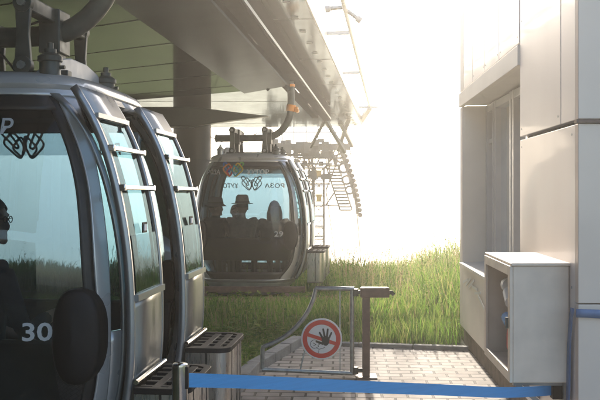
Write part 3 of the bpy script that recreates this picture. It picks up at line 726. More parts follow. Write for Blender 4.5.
# end frame hanging where the rails stop
m = MB()
a = trk3(20.7, oc+.1, 3.4)
m.bar(a, a+Vector((.55,1.2,-.75)), .08, .08); m.bar(a+Vector((.1,0,.2)), a+Vector((-.35,1.6,-.6)), .06, .06)
m.build('end_strut', towerm, cn, smooth=0)
for (p, q) in (((349,118,24),(338,150,27)), ((340,122,24),(352,146,27))):
    MB().bar(P(*p), P(*q), .10, .10).build('end_strut', towerm, cn, smooth=0)
# column and cantilever
clm = empty('station_column', (-2.07,16,0), label='thick round brown column holding up the station roof', cat='column')
MB().lathe([(.36,-.6),(.36,3.71)], (0,0,0), 48).build('shaft', colm, clm, smooth=60)
MB().lathe([(.368,2.2),(.368,2.212)], (0,0,0), 48).build('joint_ring', seamm, clm, smooth=60)
bm_ = empty('cantilever_beam', (-2.07,15.5,3), label='tapered olive beam reaching out in front of the round column', cat='beam')
m = MB(); y0, y1 = -.16, .08
prof = [(-3.6,.18),(.1,.17),(.75,.09),(1.5,.0),(.75,-.09),(.1,-.19),(-3.6,-.22)]
m.prism([(x, y0, z) for x, z in prof], (0, y1-y0, 0)); m.build('web', beamm, bm_, smooth=30, bevel=.02)
MB().prism([(-3.6,-.20,-.235),(.1,-.20,-.205),(.1,-.20,-.195),(-3.6,-.20,-.225)], (0,.32,0)).build('flange', beamm, bm_, smooth=0)
# outrigger rail with two fittings
rl = empty('outrigger_rail', (0,0,0), label='thin grey rail on brackets running along the open roof edge', cat='rail')
def rp(D): return Vector((.49+(1.83-.49)/(21.8-9.54)*(D-9.54), D, 3.8))
MB().tube([rp(2), rp(21.8)], .028, 10).build('rail_tube', steel, rl)
MB().bar(rp(21.6), cR(26.4)+Vector((-.05,0,.1)), .12, .12).build('bracket', lplate, rl, smooth=0)
MB().bar(rp(21.4)+Vector((-.28,0,-.02)), rp(21.4)+Vector((.22,0,-.02)), .06, .05).build('bracket', lplate, rl, smooth=0)
MB().bar(rp(12)+Vector((0,0,.1)), rp(12)+Vector((-1.2,0,.06)), .06, .05).build('bracket', lplate, rl, smooth=0)
MB().bar(rp(16)+Vector((0,0,.1)), rp(16)+Vector((-1.2,0,.06)), .06, .05).build('bracket', lplate, rl, smooth=0)
def spot(px0, py0, px1, py1, D, w, lab):
    a, b = P(px0,py0,D), P(px1,py1,D); t = empty('floodlight', a, label=lab, cat='floodlight', group='floodlights clipped to the roof rail')
    d = (b-a)
    m = MB(); m.tube([(0,0,0), d*.7], w*.62, 14); m.build('housing', steel, t)
    m = MB(); m.tube([d*.7, d*.76, d], [w*.62, w, w], 14); m.build('lamp_head', lplate, t)
    MB().bar(-d*.1, d*.2, w*.8, w*.8).build('clip', dsteel, t, smooth=0)
spot(343,7,325,9,10.2,.045,'pale floodlight on the roof rail, pointing in towards the roof'); spot(345,9,361,21,10.2,.04,'grey tubular floodlight on the roof rail, angled down and away from the roof')

# ------------------------------------------------------------------ lift tower beyond the station
DT = 30.0
def TP(px, py, dd=0): return P(px, py, DT+dd)
tw = empty('lift_tower', TP(312,290), label='pale steel lift tower with lattice legs and ladders behind cabin 29', cat='lift tower')
tw.location = (0,0,0)
def lattice(x0, x1, ytop, ybot, name, par, dep=.45):
    a = TP(x0, ytop); b = TP(x1, ytop); zt = a.z; zb = TP(x0, ybot).z; m = MB(); w = .06
    cs_ = [(a.x,DT),(b.x,DT),(b.x,DT+dep),(a.x,DT+dep)]
    for x, y in cs_: m.bar((x,y,zb),(x,y,zt), w, w)
    n = max(2, int((zt-zb)/.42)); m2 = MB()
    for i in range(n):
        z0 = zb+(zt-zb)*i/n; z1 = zb+(zt-zb)*(i+1)/n
        for k in range(4):
            p, q = cs_[k], cs_[(k+1)%4]
            if i%2: p, q = q, p
            m2.bar((p[0],p[1],z0),(q[0],q[1],z1), .028, .028); m2.bar((p[0],p[1],z0),(q[0],q[1],z0), .028, .028)
    o = m.build(name, towerm, par, smooth=0); m2.build('bracing', towerm, o, smooth=0)
lattice(309, 312.5, 150, 420, 'lattice_leg', tw, .2); lattice(314, 324, 168, 420, 'lattice_leg', tw); lattice(290, 304, 150, 420, 'lattice_leg', tw)
m = MB(); m.bar(TP(262,147), TP(350,147), .30, .22); m.bar(TP(262,155), TP(330,155), .12, .08)
for px in range(264, 350, 6): m.bar(TP(px,143,-.2), TP(px+3,155,-.2), .035, .035)
m.build('crossarm', towerm, tw, smooth=0)
m = MB()
for px in (270,282,294,306,318,330): m.bar(TP(px,126,.2), TP(px,143,.2), .035, .035)
for py in (126,132): m.tube([TP(262,py,.2), TP(338,py,.2)], .02, 6)
m.build('railing', towerm, tw, smooth=0)
m = MB()
for (a, b) in (((322,121),(350,150)),((300,150),(314,180)),((324,150),(306,184)),((336,155),(322,170)),((296,158),(318,158)),((300,168),(330,168)),((304,176),(336,176)),((283,158),(296,182)),((276,166),(312,166)),((328,150),(330,176)),((306,156),(320,176)),((340,140),(326,168)),((326,190),(338,160)),((326,205),(336,190)),((324,205),(340,206))):
    m.bar(TP(*a), TP(*b), .05, .05)
m.build('bracing', towerm, tw, smooth=0)
rg = random.Random(3); m = MB()
for i in range(80):
    px = rg.uniform(268, 334); py = rg.uniform(140, 178) if i%2 else rg.uniform(142,156); a = TP(px, py, rg.uniform(-.3,.5)); s = rg.uniform(.05,.14)
    MB().box(a.x-s, a.x+s*rg.uniform(.5,1.6), a.y-s, a.y+s, a.z-s*rg.uniform(.4,1.2), a.z+s).build('fitting', towerm, tw, smooth=0)
m = MB()   # service platforms with grating
for (x0_, x1_, y_) in ((268,300,161),(296,332,164),(318,344,158),(300,330,184)): m.bar(TP(x0_,y_), TP(x1_,y_), .7, .05); m.bar(TP(x0_,y_-7,-.3), TP(x1_,y_-7,-.3), .03, .03)
for px in range(268, 344, 5): m.bar(TP(px,150,-.3), TP(px+(px%3-1)*4,163,-.3), .035, .035)
m.build('platform', towerm, tw, smooth=0)
m = MB()   # stepped catwalk
for i in range(15):
    f = i/14; a = TP(326+14*f, 166+44*f); b = TP(338+13*f, 166+44*f); m.bar(a, b, .22, .06)
m.bar(TP(326,166), TP(340,210), .05,.05); m.bar(TP(338,164), TP(352,210), .05,.05); m.bar(TP(333,155), TP(336,166), .5,.1)
m.build('catwalk', towerm, tw, smooth=0)
m = MB()
for f in zs(0,1,9):
    a = TP(313,186+90*f); m.bar(a+Vector((-.02,-.1,0)), a+Vector((.42,-.1,0)), .04, .05)
a = TP(313,180); b = TP(313,276)
for dx in (0,.40): m.bar(a+Vector((dx,-.1,0)), b+Vector((dx,-.1,0)), .04, .04)
m.build('ladder', towerm, tw, smooth=0)
for py in (174, 198): a = TP(319,py,-.15); MB().box(a.x-.09,a.x+.09,a.y-.02,a.y,a.z-.13,a.z+.13).build('number_plate', yellow, tw, smooth=0)
st = empty('sheave_train', (0,0,0), label='curved train of rope wheels hanging from the end of the tower crossarm', cat='rope wheels')
def arc(f): return (341+17*math.sin(f*1.35), 150+64*f)
m = MB(); prev = None
for i in range(13):
    p = TP(*arc(i/12)); 
    if prev: m.bar(prev, p, .10, .16)
    prev = p
m.build('carrier', towerm, st, smooth=0)
for i in range(14):
    x, y = arc(i/13); a = TP(x+2.6, y+1, -.12)
    w = MB().lathe([(.02,-.05),(.07,-.05),(.085,-.04),(.075,-.03),(.075,.03),(.085,.04),(.07,.05),(.02,.05)], a, 16, 'y').build('wheel', tyrem, st)
for (x, y, r) in ((343,158,.22),(346,168,.24),(349,180,.22),(352,190,.20)):
    a = TP(x-2.5, y, -.2); r *= .85; MB().lathe([(r*.6,-.05),(r,-.05),(r,.05),(r*.6,.05),(r*.6,-.05)], a, 20, 'y', cap=False).build('drive_wheel', towerm, st)
for i, (a, b, l) in enumerate((((357,212,DT),(364,300,75),'steel rope running downhill from the rope wheels'), ((326,190,DT),(340,292,75),'thin rope running downhill from beneath the catwalk'))):
    tag(MB().tube([P(*a), P(*b)], .022, 6).build('cable', steel), l, 'cable')
tag(MB().tube([P(200,132,20), P(222,142,14.2)], .010, 6).build('cable', blackg), 'black cable strung from the round column to the hanger of cabin 29', 'cable')

hl_ = empty('unseen_dark_walls', (-6,-9,0), label='unseen dark walls added to darken reflections, a hall behind the boarding area', cat='blocker')
hl_.location = (0,0,0)
MB().box(-12,-2.6,-9.3,-9,-.1,3.1).build('rear_wall', colm, hl_, smooth=0)  # out of view, added and sized to keep reflections and fill light dark
MB().box(-9.4,-9.1,-9,9,-.1,3.1).build('side_wall', colm, hl_, smooth=0)

# ------------------------------------------------------------------ building on the right
bd = empty('station_building', (0,0,0), label='pale panel clad building with a deep recessed window', cat='building')
def wX(D): return 1.26+.05*D
def wq(D, z, o=0): return Vector((wX(D)+o, D, z))
dn, df = 4.44, 8.87; o0, o1 = 5.89, 8.70
m = MB()   # structural walls behind the panels
def slab(D0, D1, z0, z1, name, mm, par=bd, out=0, th=.05, bevel=.004):
    a, b = wq(D0,0,-out), wq(D1,0,-out)
    return MB().prism([(a.x,a.y,z0),(b.x,b.y,z0),(b.x+th,b.y,z0),(a.x+th,a.y,z0)], (0,0,z1-z0)).build(name, mm, par, smooth=0, bevel=bevel)
gp = .006
ds = [o0+.02, 6.67, 7.35, 8.02, 8.60]
for i in range(4): slab(ds[i]+gp, ds[i+1]-gp, 2.66, 5.2, 'cladding_panel', clad)
slab(8.60+gp, df, 2.66, 5.2, 'cladding_panel', clad2)
slab(o0+.02, df, 2.50, 2.645, 'lintel_panel', clad2, out=.012)
slab(4.79+gp, o0-gp, 1.99, 5.2, 'cladding_panel', clad)
slab(dn+.053, 4.79-gp, 1.99, 5.2, 'cladding_panel', clad)
slab(dn+.053, o0-gp, .19, 1.965, 'cladding_panel', clad)
slab(o1, df, .19, 2.49, 'cladding_panel', clad2)
slab(o0+gp, o1-gp, .19, .84, 'cladding_panel', clad2)
slab(dn+.03, df-.03, .0, .185, 'plinth', pl, out=-.035, th=.3, bevel=0)
slab(dn+.05, o0-.012, .0, 5.2, 'wall_core', seamm, out=-.055, th=.25, bevel=0)
slab(o0, df-.02, 2.52, 5.2, 'wall_core', seamm, out=-.055, th=.25, bevel=0)
slab(o0+.01, df-.02, 0, .80, 'wall_core', seamm, out=-.055, th=.25, bevel=0)
for D0, D1, z0, z1 in ((4.79,o0,1.99,3.6),(4.5,o0,.19,1.965),(o0+.02,6.67,2.66,3.6),(6.67,7.35,2.66,3.6),(7.35,8.02,2.66,3.6)):
    for D in (D0+.06, D1-.06):
        for z in (z0+.05, (z0+z1)/2, z1-.05):
            p = wq(D, z, 0); MB().tube([p+Vector((-.002,0,0)), p+Vector((.004,0,0))], .007, 10).build('panel_screw', dsilver, bd, smooth=0)
# recess: far jamb, near jamb, soffit, sill
RD = .30
def face(pts, name, mm, th): return MB().prism(pts, th).build(name, mm, bd, smooth=0)
face([wq(o1,.8,.045), wq(o1,.8,RD+.2), wq(o1,2.5,RD+.2), wq(o1,2.5,.045)], 'jamb', clad2, (0,.15,0))
face([wq(o0,.8,.052), wq(o0,.8,RD+.2), wq(o0,2.5,RD+.2), wq(o0,2.5,.052)], 'jamb', clad2, (0,-.03,0))
face([wq(o0,2.515,.052), wq(o1+.1,2.515,.052), wq(o1+.1,2.515,RD+.2), wq(o0,2.515,RD+.2)], 'recess_soffit', clad2, (0,0,.1))
sl = MB().prism([wq(o0,.845,-.03), wq(o1,.845,-.03), wq(o1,.86,RD+.05), wq(o0,.86,RD+.05)], (0,0,.02)).build('sill', frame_w, bd, smooth=0)
wn = empty('window', (0,0,0)); wn.parent = bd
MB().add([wq(o0,.86,RD), wq(o1,.86,RD), wq(o1,2.5,RD), wq(o0,2.5,RD)], [(0,1,2,3)]).build('pane', glassw, wn, smooth=0)
m = MB()
for D in (8.66, 8.30, 8.18, 7.45, 7.33, 6.5, 5.93): m.bar(wq(D,.86,RD-.02), wq(D,2.5,RD-.02), .07, .06)
for z in (.90, 2.46, ): m.bar(wq(o0,z,RD-.021), wq(o1,z,RD-.021), .06, .07)
m.bar(wq(8.18,2.12,RD-.02), wq(8.6,2.12,RD-.02), .05, .05)
m.build('frame', frame_w, wn, smooth=0, bevel=.004)
m = MB().add([wq(o0,.86,RD+.25), wq(o1,.86,RD+.25), wq(o1,2.5,RD+.25), wq(o0,2.5,RD+.25)], [(0,1,2,3)]); m.build('blind', frame_w, wn, smooth=0)
# near end face (towards the camera), two panels with a gap, and the body beyond
cx = wX(dn)
fm = mat('end_face_cladding', (.74,.62,.52), .1, .5, .06, 1.2, coat=.2)
for z0, z1 in ((.19,1.0),(1.006,1.965),(1.99,5.2)):
    MB().box(cx+.001, cx+2.6, dn, dn+.05, z0, z1).build('end_panel', fm, bd, smooth=0, bevel=.004)
MB().box(cx+.06, cx+2.6, dn+.055, dn+.3, 0, 5.2).build('wall_core', seamm, bd, smooth=0)
MB().box(cx+.03, cx+2.6, dn+.03, dn+.054, 0, .185).build('plinth', pl, bd, smooth=0)
MB().prism([(cx-.012, dn-.014, 1.968),(cx+2.6, dn-.014, 1.968),(cx+2.6,dn+.03,1.968),(cx-.012,dn+.03,1.968)], (0,0,.019)).build('joint_trim', rustb, bd, smooth=0)
MB().box(2.2, 6, 8.4, 8.85, 0, 5.2).build('rear_wall', clad2, bd, smooth=0)
MB().box(1.9, 6, 4.6, 8.85, 5.1, 5.25).build('roof', clad2, bd, smooth=0)
# white tape strips on the wall below the sill
m = MB(); rg = random.Random(5)
for i in range(6):
    D = 8.6-.20*i; z = .70-.05*rg.random(); m.bar(wq(D,z,-.006-.002*i), wq(D-.34,z+rg.uniform(-.10,.12),-.006-.002*i), .004, .025)
tag(m.build('tape_strips', signw, smooth=0), 'crossed strips of white tape stuck to the wall below the window', 'tape')

# wall cabinet
cb = empty('wall_cabinet', (1.176,4.6,.545), label='cream metal cabinet with an open framed side showing hoses and valves, bracketed to the wall', cat='cabinet')
X0, X1 = 0, .31; L_ = .82; H = .645; kx = .05
def cq(x, y, z): return (x+kx*y, y, z)
m = MB(); t = .02
def cbx(x0,x1,y0,y1,z0,z1): m.prism([cq(x0,y0,z0),cq(x1,y0,z0),cq(x1,y1,z0),cq(x0,y1,z0)], (0,0,z1-z0))
cbx(0,.31,0,t,0,H); cbx(0,.31,L_-t,L_,0,H); cbx(.0,.31,t,L_-t,0,t); cbx(.0,.31,t,L_-t,H-t,H); cbx(.29,.31,t,L_-t,t,H-t)
m.build('casing', boxm, cb, smooth=0, bevel=.006)
m = MB(); cbx(-.012,.325,-.012,L_+.012,H+.001,H+.018); m.build('lid', boxm, cb, smooth=0, bevel=.006)
m = MB(); f = .055
for (y0,y1,z0,z1) in ((0,f,0,H),(L_-f,L_,0,H),(f,L_-f,0,f),(f,L_-f,H-f,H)): cbx(-.018,-.001,y0,y1,z0,z1)
dr = m.build('front_frame', boxm, cb, smooth=0, bevel=.003)
MB().bar(cq(-.03,.02,.30), cq(-.03,.02,.36), .015, .015).build('handle', dsteel, dr, smooth=0)
m = MB(); m.tube([cq(.10,.12,.03),cq(.10,.15,.22),cq(.12,.3,.30),cq(.12,.42,.5),cq(.12,.5,.62)], .02, 10); m.tube([cq(.15,.5,.03),cq(.15,.45,.3),cq(.15,.3,.62)], .014, 8); m.build('hose', steel, cb)
m = MB(); m.lathe([(.0,-.03),(.075,-.028),(.085,0),(.075,.028),(.0,.03)], cq(.05,.20,.20), 16, 'x'); m.lathe([(.0,-.02),(.03,-.02),(.03,.02),(0,.02)], cq(.07,.40,.14), 12, 'x'); m.build('valve_wheel', redm, cb)
m = MB(); m.tube([cq(.05,.32,.28),cq(.05,.42,.30)], .035, 10); m.tube([cq(.05,.14,.33),cq(.05,.22,.33)], .025, 10); m.build('coupling', belt, cb)
m = MB(); m.tube([cq(.05,.20,.42),cq(.05,.27,.47)], .055, 12); m.tube([cq(.05,.33,.50),cq(.05,.39,.50)], .045, 12); m.build('gauge', signw, cb)
m = MB(); m.box(.2,.22,.1,.5,.1,.14); m.build('mounting_plate', yellow, cb)
for y in (.10, .70):
    m = MB(); m.bar(cq(.02,y,-.02), cq(.33,y,-.02), .03, .03); m.bar(cq(.04,y,-.03), cq(.33,y,-.26), .025, .025); m.build('wall_bracket', dsilver, cb, smooth=0)

# ------------------------------------------------------------------ barrier post and belt
pD = 3.40; px_ = (180-300)/F*pD
bp = empty('barrier_post', (px_, pD, 0), label='polished steel barrier post holding the blue belt', cat='barrier post')
MB().lathe([(.032,.02),(.032,.80),(.0325,.885),(.031,.897),(.025,.902),(.0,.903)], (0,0,0), 32).build('tube', chrome, bp, smooth=40)
MB().lathe([(.17,0),(.17,.012),(.15,.022),(.04,.032),(.033,.06)], (0,0,0), 40).build('base', chrome, bp, smooth=40)
MB().box(.02,.036,-.022,.022,.80,.89).build('cassette', blackp, bp, smooth=0, bevel=.003)
ctl = [(189,380.3,3.39),(260,382.5,3.62),(340,386.0,3.92),(430,389.5,4.24),(500,392.5,4.50),(552,390.5,4.72)]
pts = []
for i in range(len(ctl)-1):
    g = lambda j: Vector(ctl[max(0,min(len(ctl)-1,j))])
    for q in range(10):
        t_ = q/10; a,b,c,d = g(i-1),g(i),g(i+1),g(i+2)
        v = .5*((2*b)+(-a+c)*t_+(2*a-5*b+4*c-d)*t_*t_+(-a+3*b-3*c+d)*t_**3); pts.append(P(*v))
pts.append(P(*ctl[-1]))
rows = [[p+Vector((0,.002*math.sin(i*.4),-.029)), p+Vector((0,.002*math.sin(i*.4),.029))] for i, p in enumerate(pts)]
tag(MB().grid(rows).build('barrier_belt', belt, smooth=0), 'wide blue belt stretched across the path from the steel post', 'belt')
e_ = pts[-1]; wc = empty('belt_receiver', e_, label='small dark clip on the wall under the cabinet, holding the end of the blue belt', cat='clip')
MB().box(-.004,.05,-.03,.03,-.045,.045).build('clip_body', blackp, wc, smooth=0, bevel=.004); MB().box(.05,.07,-.05,.05,-.06,.06).build('wall_plate', steel, wc, smooth=0, bevel=.003)
# strap round the building corner
m = MB()
rows = []
for i in range(17):
    f = i/16; D = dn-.018; x = cx-.02+f*.6; rows.append([Vector((x, D-.004, .935+.012*math.sin(f*5)-.035*math.sin(f*2.2))), Vector((x, D-.012, .98+.012*math.sin(f*4)-.03*math.sin(f*2.0)))])
m.grid(rows)
rows = []
for i in range(15):
    f = i/14; z = .975-.62*f; a = wq(dn+.02+.11*f**.7+.012*math.sin(f*6), z, -.014); b = wq(dn+.07+.11*f**.7+.012*math.sin(f*5), z, -.020); rows.append([a, b])
m.grid(rows)
tag(m.build('blue_strap', pbelt, smooth=60, solid=.002), 'faded blue strap tied around the building corner, one end hanging', 'strap')

# ------------------------------------------------------------------ gate and sign
gD = 7.20
def G(px, py, dd=0): return P(px, py, gD+dd)
gp_ = empty('gate_post', (G(366,381).x, gD, 0), label='brown square gate post with a closer box on top', cat='post')
MB().box(-.031,.031,-.031,.031,0,.745).build('post', rustb, gp_, smooth=0, bevel=.004)
MB().box(-.05,.20,-.045,.045,.69,.775).build('closer_box', rustb, gp_, smooth=0, bevel=.01)
MB().tube([(.19,0,.73),(.225,0,.73),(.24,0,.71)], .018, 10).build('closer_knob', dsteel, gp_)
MB().box(-.09,.09,-.09,.09,0,.012).build('foot_plate', rustb, gp_, smooth=0)
gt = empty('swing_gate', (0,0,0), label='galvanised swing gate with one curved edge standing before the grass', cat='gate')
crv = [(316,288),(313,300),(307,313),(298,325),(287,335),(275,342),(263,347)]
fine = []
for i in range(len(crv)-1):
    for q in range(5):
        t_ = q/5; g = lambda j: Vector((*crv[max(0,min(len(crv)-1,j))],0)); a,b,c,d = g(i-1),g(i),g(i+1),g(i+2)
        v = .5*((2*b)+(-a+c)*t_+(2*a-5*b+4*c-d)*t_*t_+(-a+3*b-3*c+d)*t_**3); fine.append(G(v.x, v.y))
fine.append(G(*crv[-1]))
MB().tube([G(354,289)]+fine+[G(262.5,350),G(262.5,369)], .019, 12).build('curved_rail', steel, gt, smooth=60)
MB().tube([G(262,369.5), G(353,373.5)], .019, 12).build('bottom_rail', steel, gt)
MB().tube([G(352,288), G(352,375)], .019, 12).build('hinge_stile', steel, gt)
for py in (292, 370): m = MB(); m.tube([G(355,py-3), G(355,py+4)], .03, 10); m.bar(G(355,py), G(364,py), .03, .03); m.build('hinge', dsteel, gt)
m = MB(); m.bar(G(300,371,.02), G(306,345,.02), .012,.012); m.build('sign_stay', steel, gt, smooth=0)
MB().bar(G(340,289,.03), G(340,372,.03), .010, .010).build('sign_stay', steel, gt, smooth=0)
sc = G(321.5,338.5); sc.y -= .03
sg = empty('prohibition_sign', sc, label='round red and white no entry sign with a black hand, hung on the gate', cat='sign')
RS = .178
MB().lathe([(0,0),(RS-.004,0),(RS,.004),(RS,.008),(0,.008)], (0,0,0), 64, 'y').build('plate', signw, sg, smooth=30)
def flat(pts, y, h, name, mm, par=sg): return MB().prism([(x, y, z) for x, z in pts], (0,-h,0)).build(name, mm, par, smooth=0)
n = 72; m = MB(); ri, ro = RS*.70, RS*.92
for y in (-.0010, -.0025):
    m.v += [(r*math.cos(2*math.pi*j/n), y, r*math.sin(2*math.pi*j/n)) for r in (ri, ro) for j in range(n)]
for j in range(n):
    k = (j+1)%n; m.f += [(j,k,n+k,n+j),(2*n+k,2*n+j,3*n+j,3*n+k),(j,2*n+j,2*n+k,k),(n+k,3*n+k,3*n+j,n+j)]; m.mi += [0]*4
m.build('red_ring', redm, sg, smooth=0)
a_ = R(-18); u = Vector((math.cos(a_), math.sin(a_))); v_ = Vector((-u.y, u.x)); w2 = RS*.085
Lr = RS*.76
flat([(u*s_*Lr+v_*t_*w2)[:] for s_, t_ in ((-1,-1),(1,-1),(1,1),(-1,1))], -.003, .0012, 'red_bar', redm)
# hand (five splayed fingers) over the bar
def hand():
    def cap(p, ang, L, w):
        d = Vector((math.cos(ang), math.sin(ang))); q = Vector((-d.y, d.x)); p = Vector(p); o = [p+q*w, ]
        out = [tuple(p-q*w)]
        e = p+d*L
        for k in range(7):
            t = -math.pi/2+math.pi*k/6; out.append(tuple(e+(d*math.cos(t)+q*math.sin(t))*w*.9))
        out.append(tuple(p+q*w)); return out
    m = MB(); c = (.035,-.015)
    for i, (dx, dz, an, L, w) in enumerate(((-.026,.022,118,.055,.0085),(-.008,.032,101,.070,.0085),(.011,.032,84,.068,.0085),(.028,.022,66,.052,.008),(-.02,-.026,160,.062,.010))):
        m.prism([(c[0]+dx+(x), -.0045-.0002*i, c[1]+dz+z) for x, z in cap((0,0), R(an), L, w)], (0,-.001,0))
    palm = []
    for k in range(24):
        a = 2*math.pi*k/24; palm.append((c[0]+.036*math.cos(a)*(1 if math.sin(a)>0 else .85), -.0056, c[1]+.042*math.sin(a)))
    m.prism(palm, (0,-.001,0)); return m
hand().build('hand_symbol', blackk, sg, smooth=0)
# outline of a head and shoulder to the left of the hand
m = MB()
def ln(pts, w=.0042):
    for i in range(len(pts)-1): m.bar((pts[i][0],-.0046,pts[i][1]), (pts[i+1][0],-.0046,pts[i+1][1]), w, .0012, up=(0,1,0)) if False else m.prism(_seg(pts[i], pts[i+1], w), (0,-.0012,0))
def _seg(a, b, w):
    a = Vector(a); b = Vector(b); d = (b-a).normalized(); q = Vector((-d.y,d.x))*w/2; a = a-d*w*.3; b = b+d*w*.3
    return [(p.x,-.0046,p.y) for p in (a-q, b-q, b+q, a+q)]
hc = (-.062,-.042)
ln([(hc[0]+.034*math.cos(R(t)), hc[1]+.036*math.sin(R(t))) for t in range(20, 300, 14)])
ln([(hc[0]+.032,hc[1]+.012),(hc[0]+.044,hc[1]-.004),(hc[0]+.030,hc[1]-.010),(hc[0]+.036,hc[1]-.022),(hc[0]+.018,hc[1]-.032)])
ln([(hc[0]-.012,hc[1]+.010),(hc[0]+.014,hc[1]-.004),(hc[0]-.008,hc[1]-.016)])
ln([(hc[0]+.018,hc[1]-.034),(hc[0]+.040,hc[1]-.044),(hc[0]+.036,hc[1]-.074)]); ln([(hc[0]+.044,hc[1]-.044),(hc[0]+.075,hc[1]-.036),(hc[0]+.092,hc[1]-.026)])
m.build('head_outline', blackk, sg, smooth=0)
m = MB()
for z in (-.09, .09): m.box(-.012,.012,.008,.03,z-.01,z+.01)
m.build('mounting_clip', steel, sg, smooth=0)

# dark guide rail under the far cabin
gr = empty('guide_rail', (0,0,0), label='dark steel guide rail on short posts crossing beneath cabin 29', cat='rail')
a = P(180,289.5,12.3); b = P(305,289.5,12.3)
MB().bar(a, b, .08, .085).build('rail_bar', rustb, gr, smooth=0, bevel=.01)
for px in (205, 287): a = P(px,291,12.3); MB().box(a.x-.03,a.x+.03,12.27,12.33,-.3,a.z-.03).build('rail_post', rustb, gr, smooth=0)

# ------------------------------------------------------------------ ground
def gz(x, y):
    s = y+.25*x*0
    if s < 13: z = -.03
    else:
        d = s-13; z = -.03-(.012*d*d if d < 9 else .972+.216*(d-9))
    if z < -80: z = -80
    z += .05*math.sin(x*1.3+y*.7)*min(1, max(0, (y-9)/4)) + .03*math.sin(x*3.1-y*1.9)*min(1, max(0, (y-9)/4))
    return z
ys = [-60,-20,-6,0,3,5,6,7,8,8.6]+[9+.5*i for i in range(40)]+[30+3*i for i in range(30)]+[125+25*i for i in range(20)]+[700,1200,2500,5000]
xs = [-4000,-1500,-500,-150,-60,-30,-18]+[-12+.6*i for i in range(41)]+[14,20,30,60,150,500,1500,4000]
rows = [[Vector((x,y,gz(x,y))) for x in xs] for y in ys]
tag(MB().grid(rows).build('ground', groundm, smooth=60), kind='structure')
pv = [(-.50,6.4),(-.36,7.4),(.04,8.72),(1.70,8.38),(1.70,4.5),(4.5,4.2),(4.5,-4),(-.62,-4),(-.60,6.0)]
tag(MB().prism([(x,y,-.10) for x,y in pv], (0,0,.10)).build('path', pavem, smooth=0), kind='structure')
tag(MB().prism([(-.64,-4,-.12),(-.64,6.0,-.12),(-5,6.0,-.12),(-5,-4,-.12)], (0,0,.04)).build('track_slab', kerbm, smooth=0), kind='structure')
def kerb(pts, w, h, name):
    m = MB()
    for i in range(len(pts)-1):
        a = Vector((*pts[i],0)); b = Vector((*pts[i+1],0)); d = (b-a).normalized(); L = (b-a).length; k = max(1, round(L/.5)); q = Vector((-d.y,d.x,0))*w
        for j in range(k):
            p0 = a+d*(L*j/k+.004); p1 = a+d*(L*(j+1)/k-.004)
            z = -.1
            m.prism([(p0.x,p0.y,z),(p1.x,p1.y,z),(p1.x+q.x,p1.y+q.y,z),(p0.x+q.x,p0.y+q.y,z)], (0,0,.1+h+.006*((j*7)%3-1)*.5))
    return m.build(name, kerbm, smooth=0, bevel=.008)
tag(kerb([(-.50,6.4),(-.36,7.4),(.04,8.72)], .12, .09, 'kerb'), kind='structure')
tag(kerb([(.05,8.73),(1.70,8.385)], .09, .035, 'kerb'), kind='structure')

# ------------------------------------------------------------------ vegetation
npr = np.random.default_rng(11)
def path_mask(x, y):     # true where grass may grow
    left = np.interp(y, [5.5,6.4,7.4,8.72], [-.75,-.66,-.52,-.10])
    inside = (y < 8.85-(x*.19)) & (x > left)
    bld = (x > 1.2+.05*y) & (y < 8.95)
    slab_ = (x < -.6) & (y < 6.0)
    return ~(inside | bld | slab_)
def gzv(x, y):
    d = y-13; z = np.where(d < 0, -.03, np.where(d < 9, -.03-.012*d*d, -.03-.972-.216*(d-9)))
    k = np.clip((y-9)/4, 0, 1)
    return z + (.05*np.sin(x*1.3+y*.7)+.03*np.sin(x*3.1-y*1.9))*k
def blades(n, xr, yr, h0, h1, w, name, m, hfun=None, clump=0, droop=.35):
    x = npr.uniform(*xr, n); y = yr[0]+(yr[1]-yr[0])*npr.random(n)**1.3
    if clump:
        k = clump; cxs = npr.uniform(*xr, k); cys = npr.uniform(*yr, k); pick = npr.integers(0, k, n); sel = npr.random(n) < .6
        x = np.where(sel, cxs[pick]+npr.normal(0,.13,n), x); y = np.where(sel, cys[pick]+npr.normal(0,.13,n), y)
    ok = path_mask(x, y); x = x[ok]; y = y[ok]; n = len(x); z = gzv(x, y)
    h = npr.uniform(h0, h1, n)
    patch = .7+.45*np.sin(x*1.7+1.1*np.sin(y*1.3))*np.sin(y*.9+x*.4)
    h = h*np.clip(patch, .35, 1.2)
    if hfun is not None: h = h*hfun(x, y)
    lim = np.where((x < .5) & (y < 14), np.clip(1.6-(103/833)*y-z, .05, 9), 9); h = np.minimum(h, lim)
    a = npr.uniform(0, 2*np.pi, n); dx = np.cos(a); dy = np.sin(a); b = npr.uniform(0,2*np.pi,n)
    ww = w*npr.uniform(.6,1.4,n)*(1+np.clip(y-9,0,20)*.05); wx_ = np.cos(b)*ww/2; wy_ = np.sin(b)*ww/2
    dr = h*npr.uniform(.05,droop*1.6,n)
    def pt(f, g, s): return np.stack([x+dx*dr*g+s*wx_, y+dy*dr*g+s*wy_, z-.02+h*f], 1)
    V = np.stack([pt(0,0,-1), pt(0,0,1), pt(.5,.25,.8), pt(.5,.25,-.8), pt(.92,.75,.4), pt(.92,.75,-.4), pt(1.0,1.1,0)], 1).reshape(-1,3)
    base = np.arange(n)*7
    q = np.stack([base,base+1,base+2,base+3, base+3,base+2,base+4,base+5], 1).reshape(-1,4); tr = np.stack([base+5,base+4,base+6],1)
    me = bpy.data.meshes.new(name); me.vertices.add(len(V)); me.vertices.foreach_set('co', V.ravel())
    loops = np.concatenate([q.ravel(), tr.ravel()]); me.loops.add(len(loops)); me.loops.foreach_set('vertex_index', loops.astype(np.int32))
    st_ = np.concatenate([np.arange(len(q))*4, len(q)*4+np.arange(len(tr))*3]).astype(np.int32); me.polygons.add(len(st_)); me.polygons.foreach_set('loop_start', st_)
    me.update(calc_edges=True); me.materials.append(m); o = bpy.data.objects.new(name, me); col.objects.link(o); return o
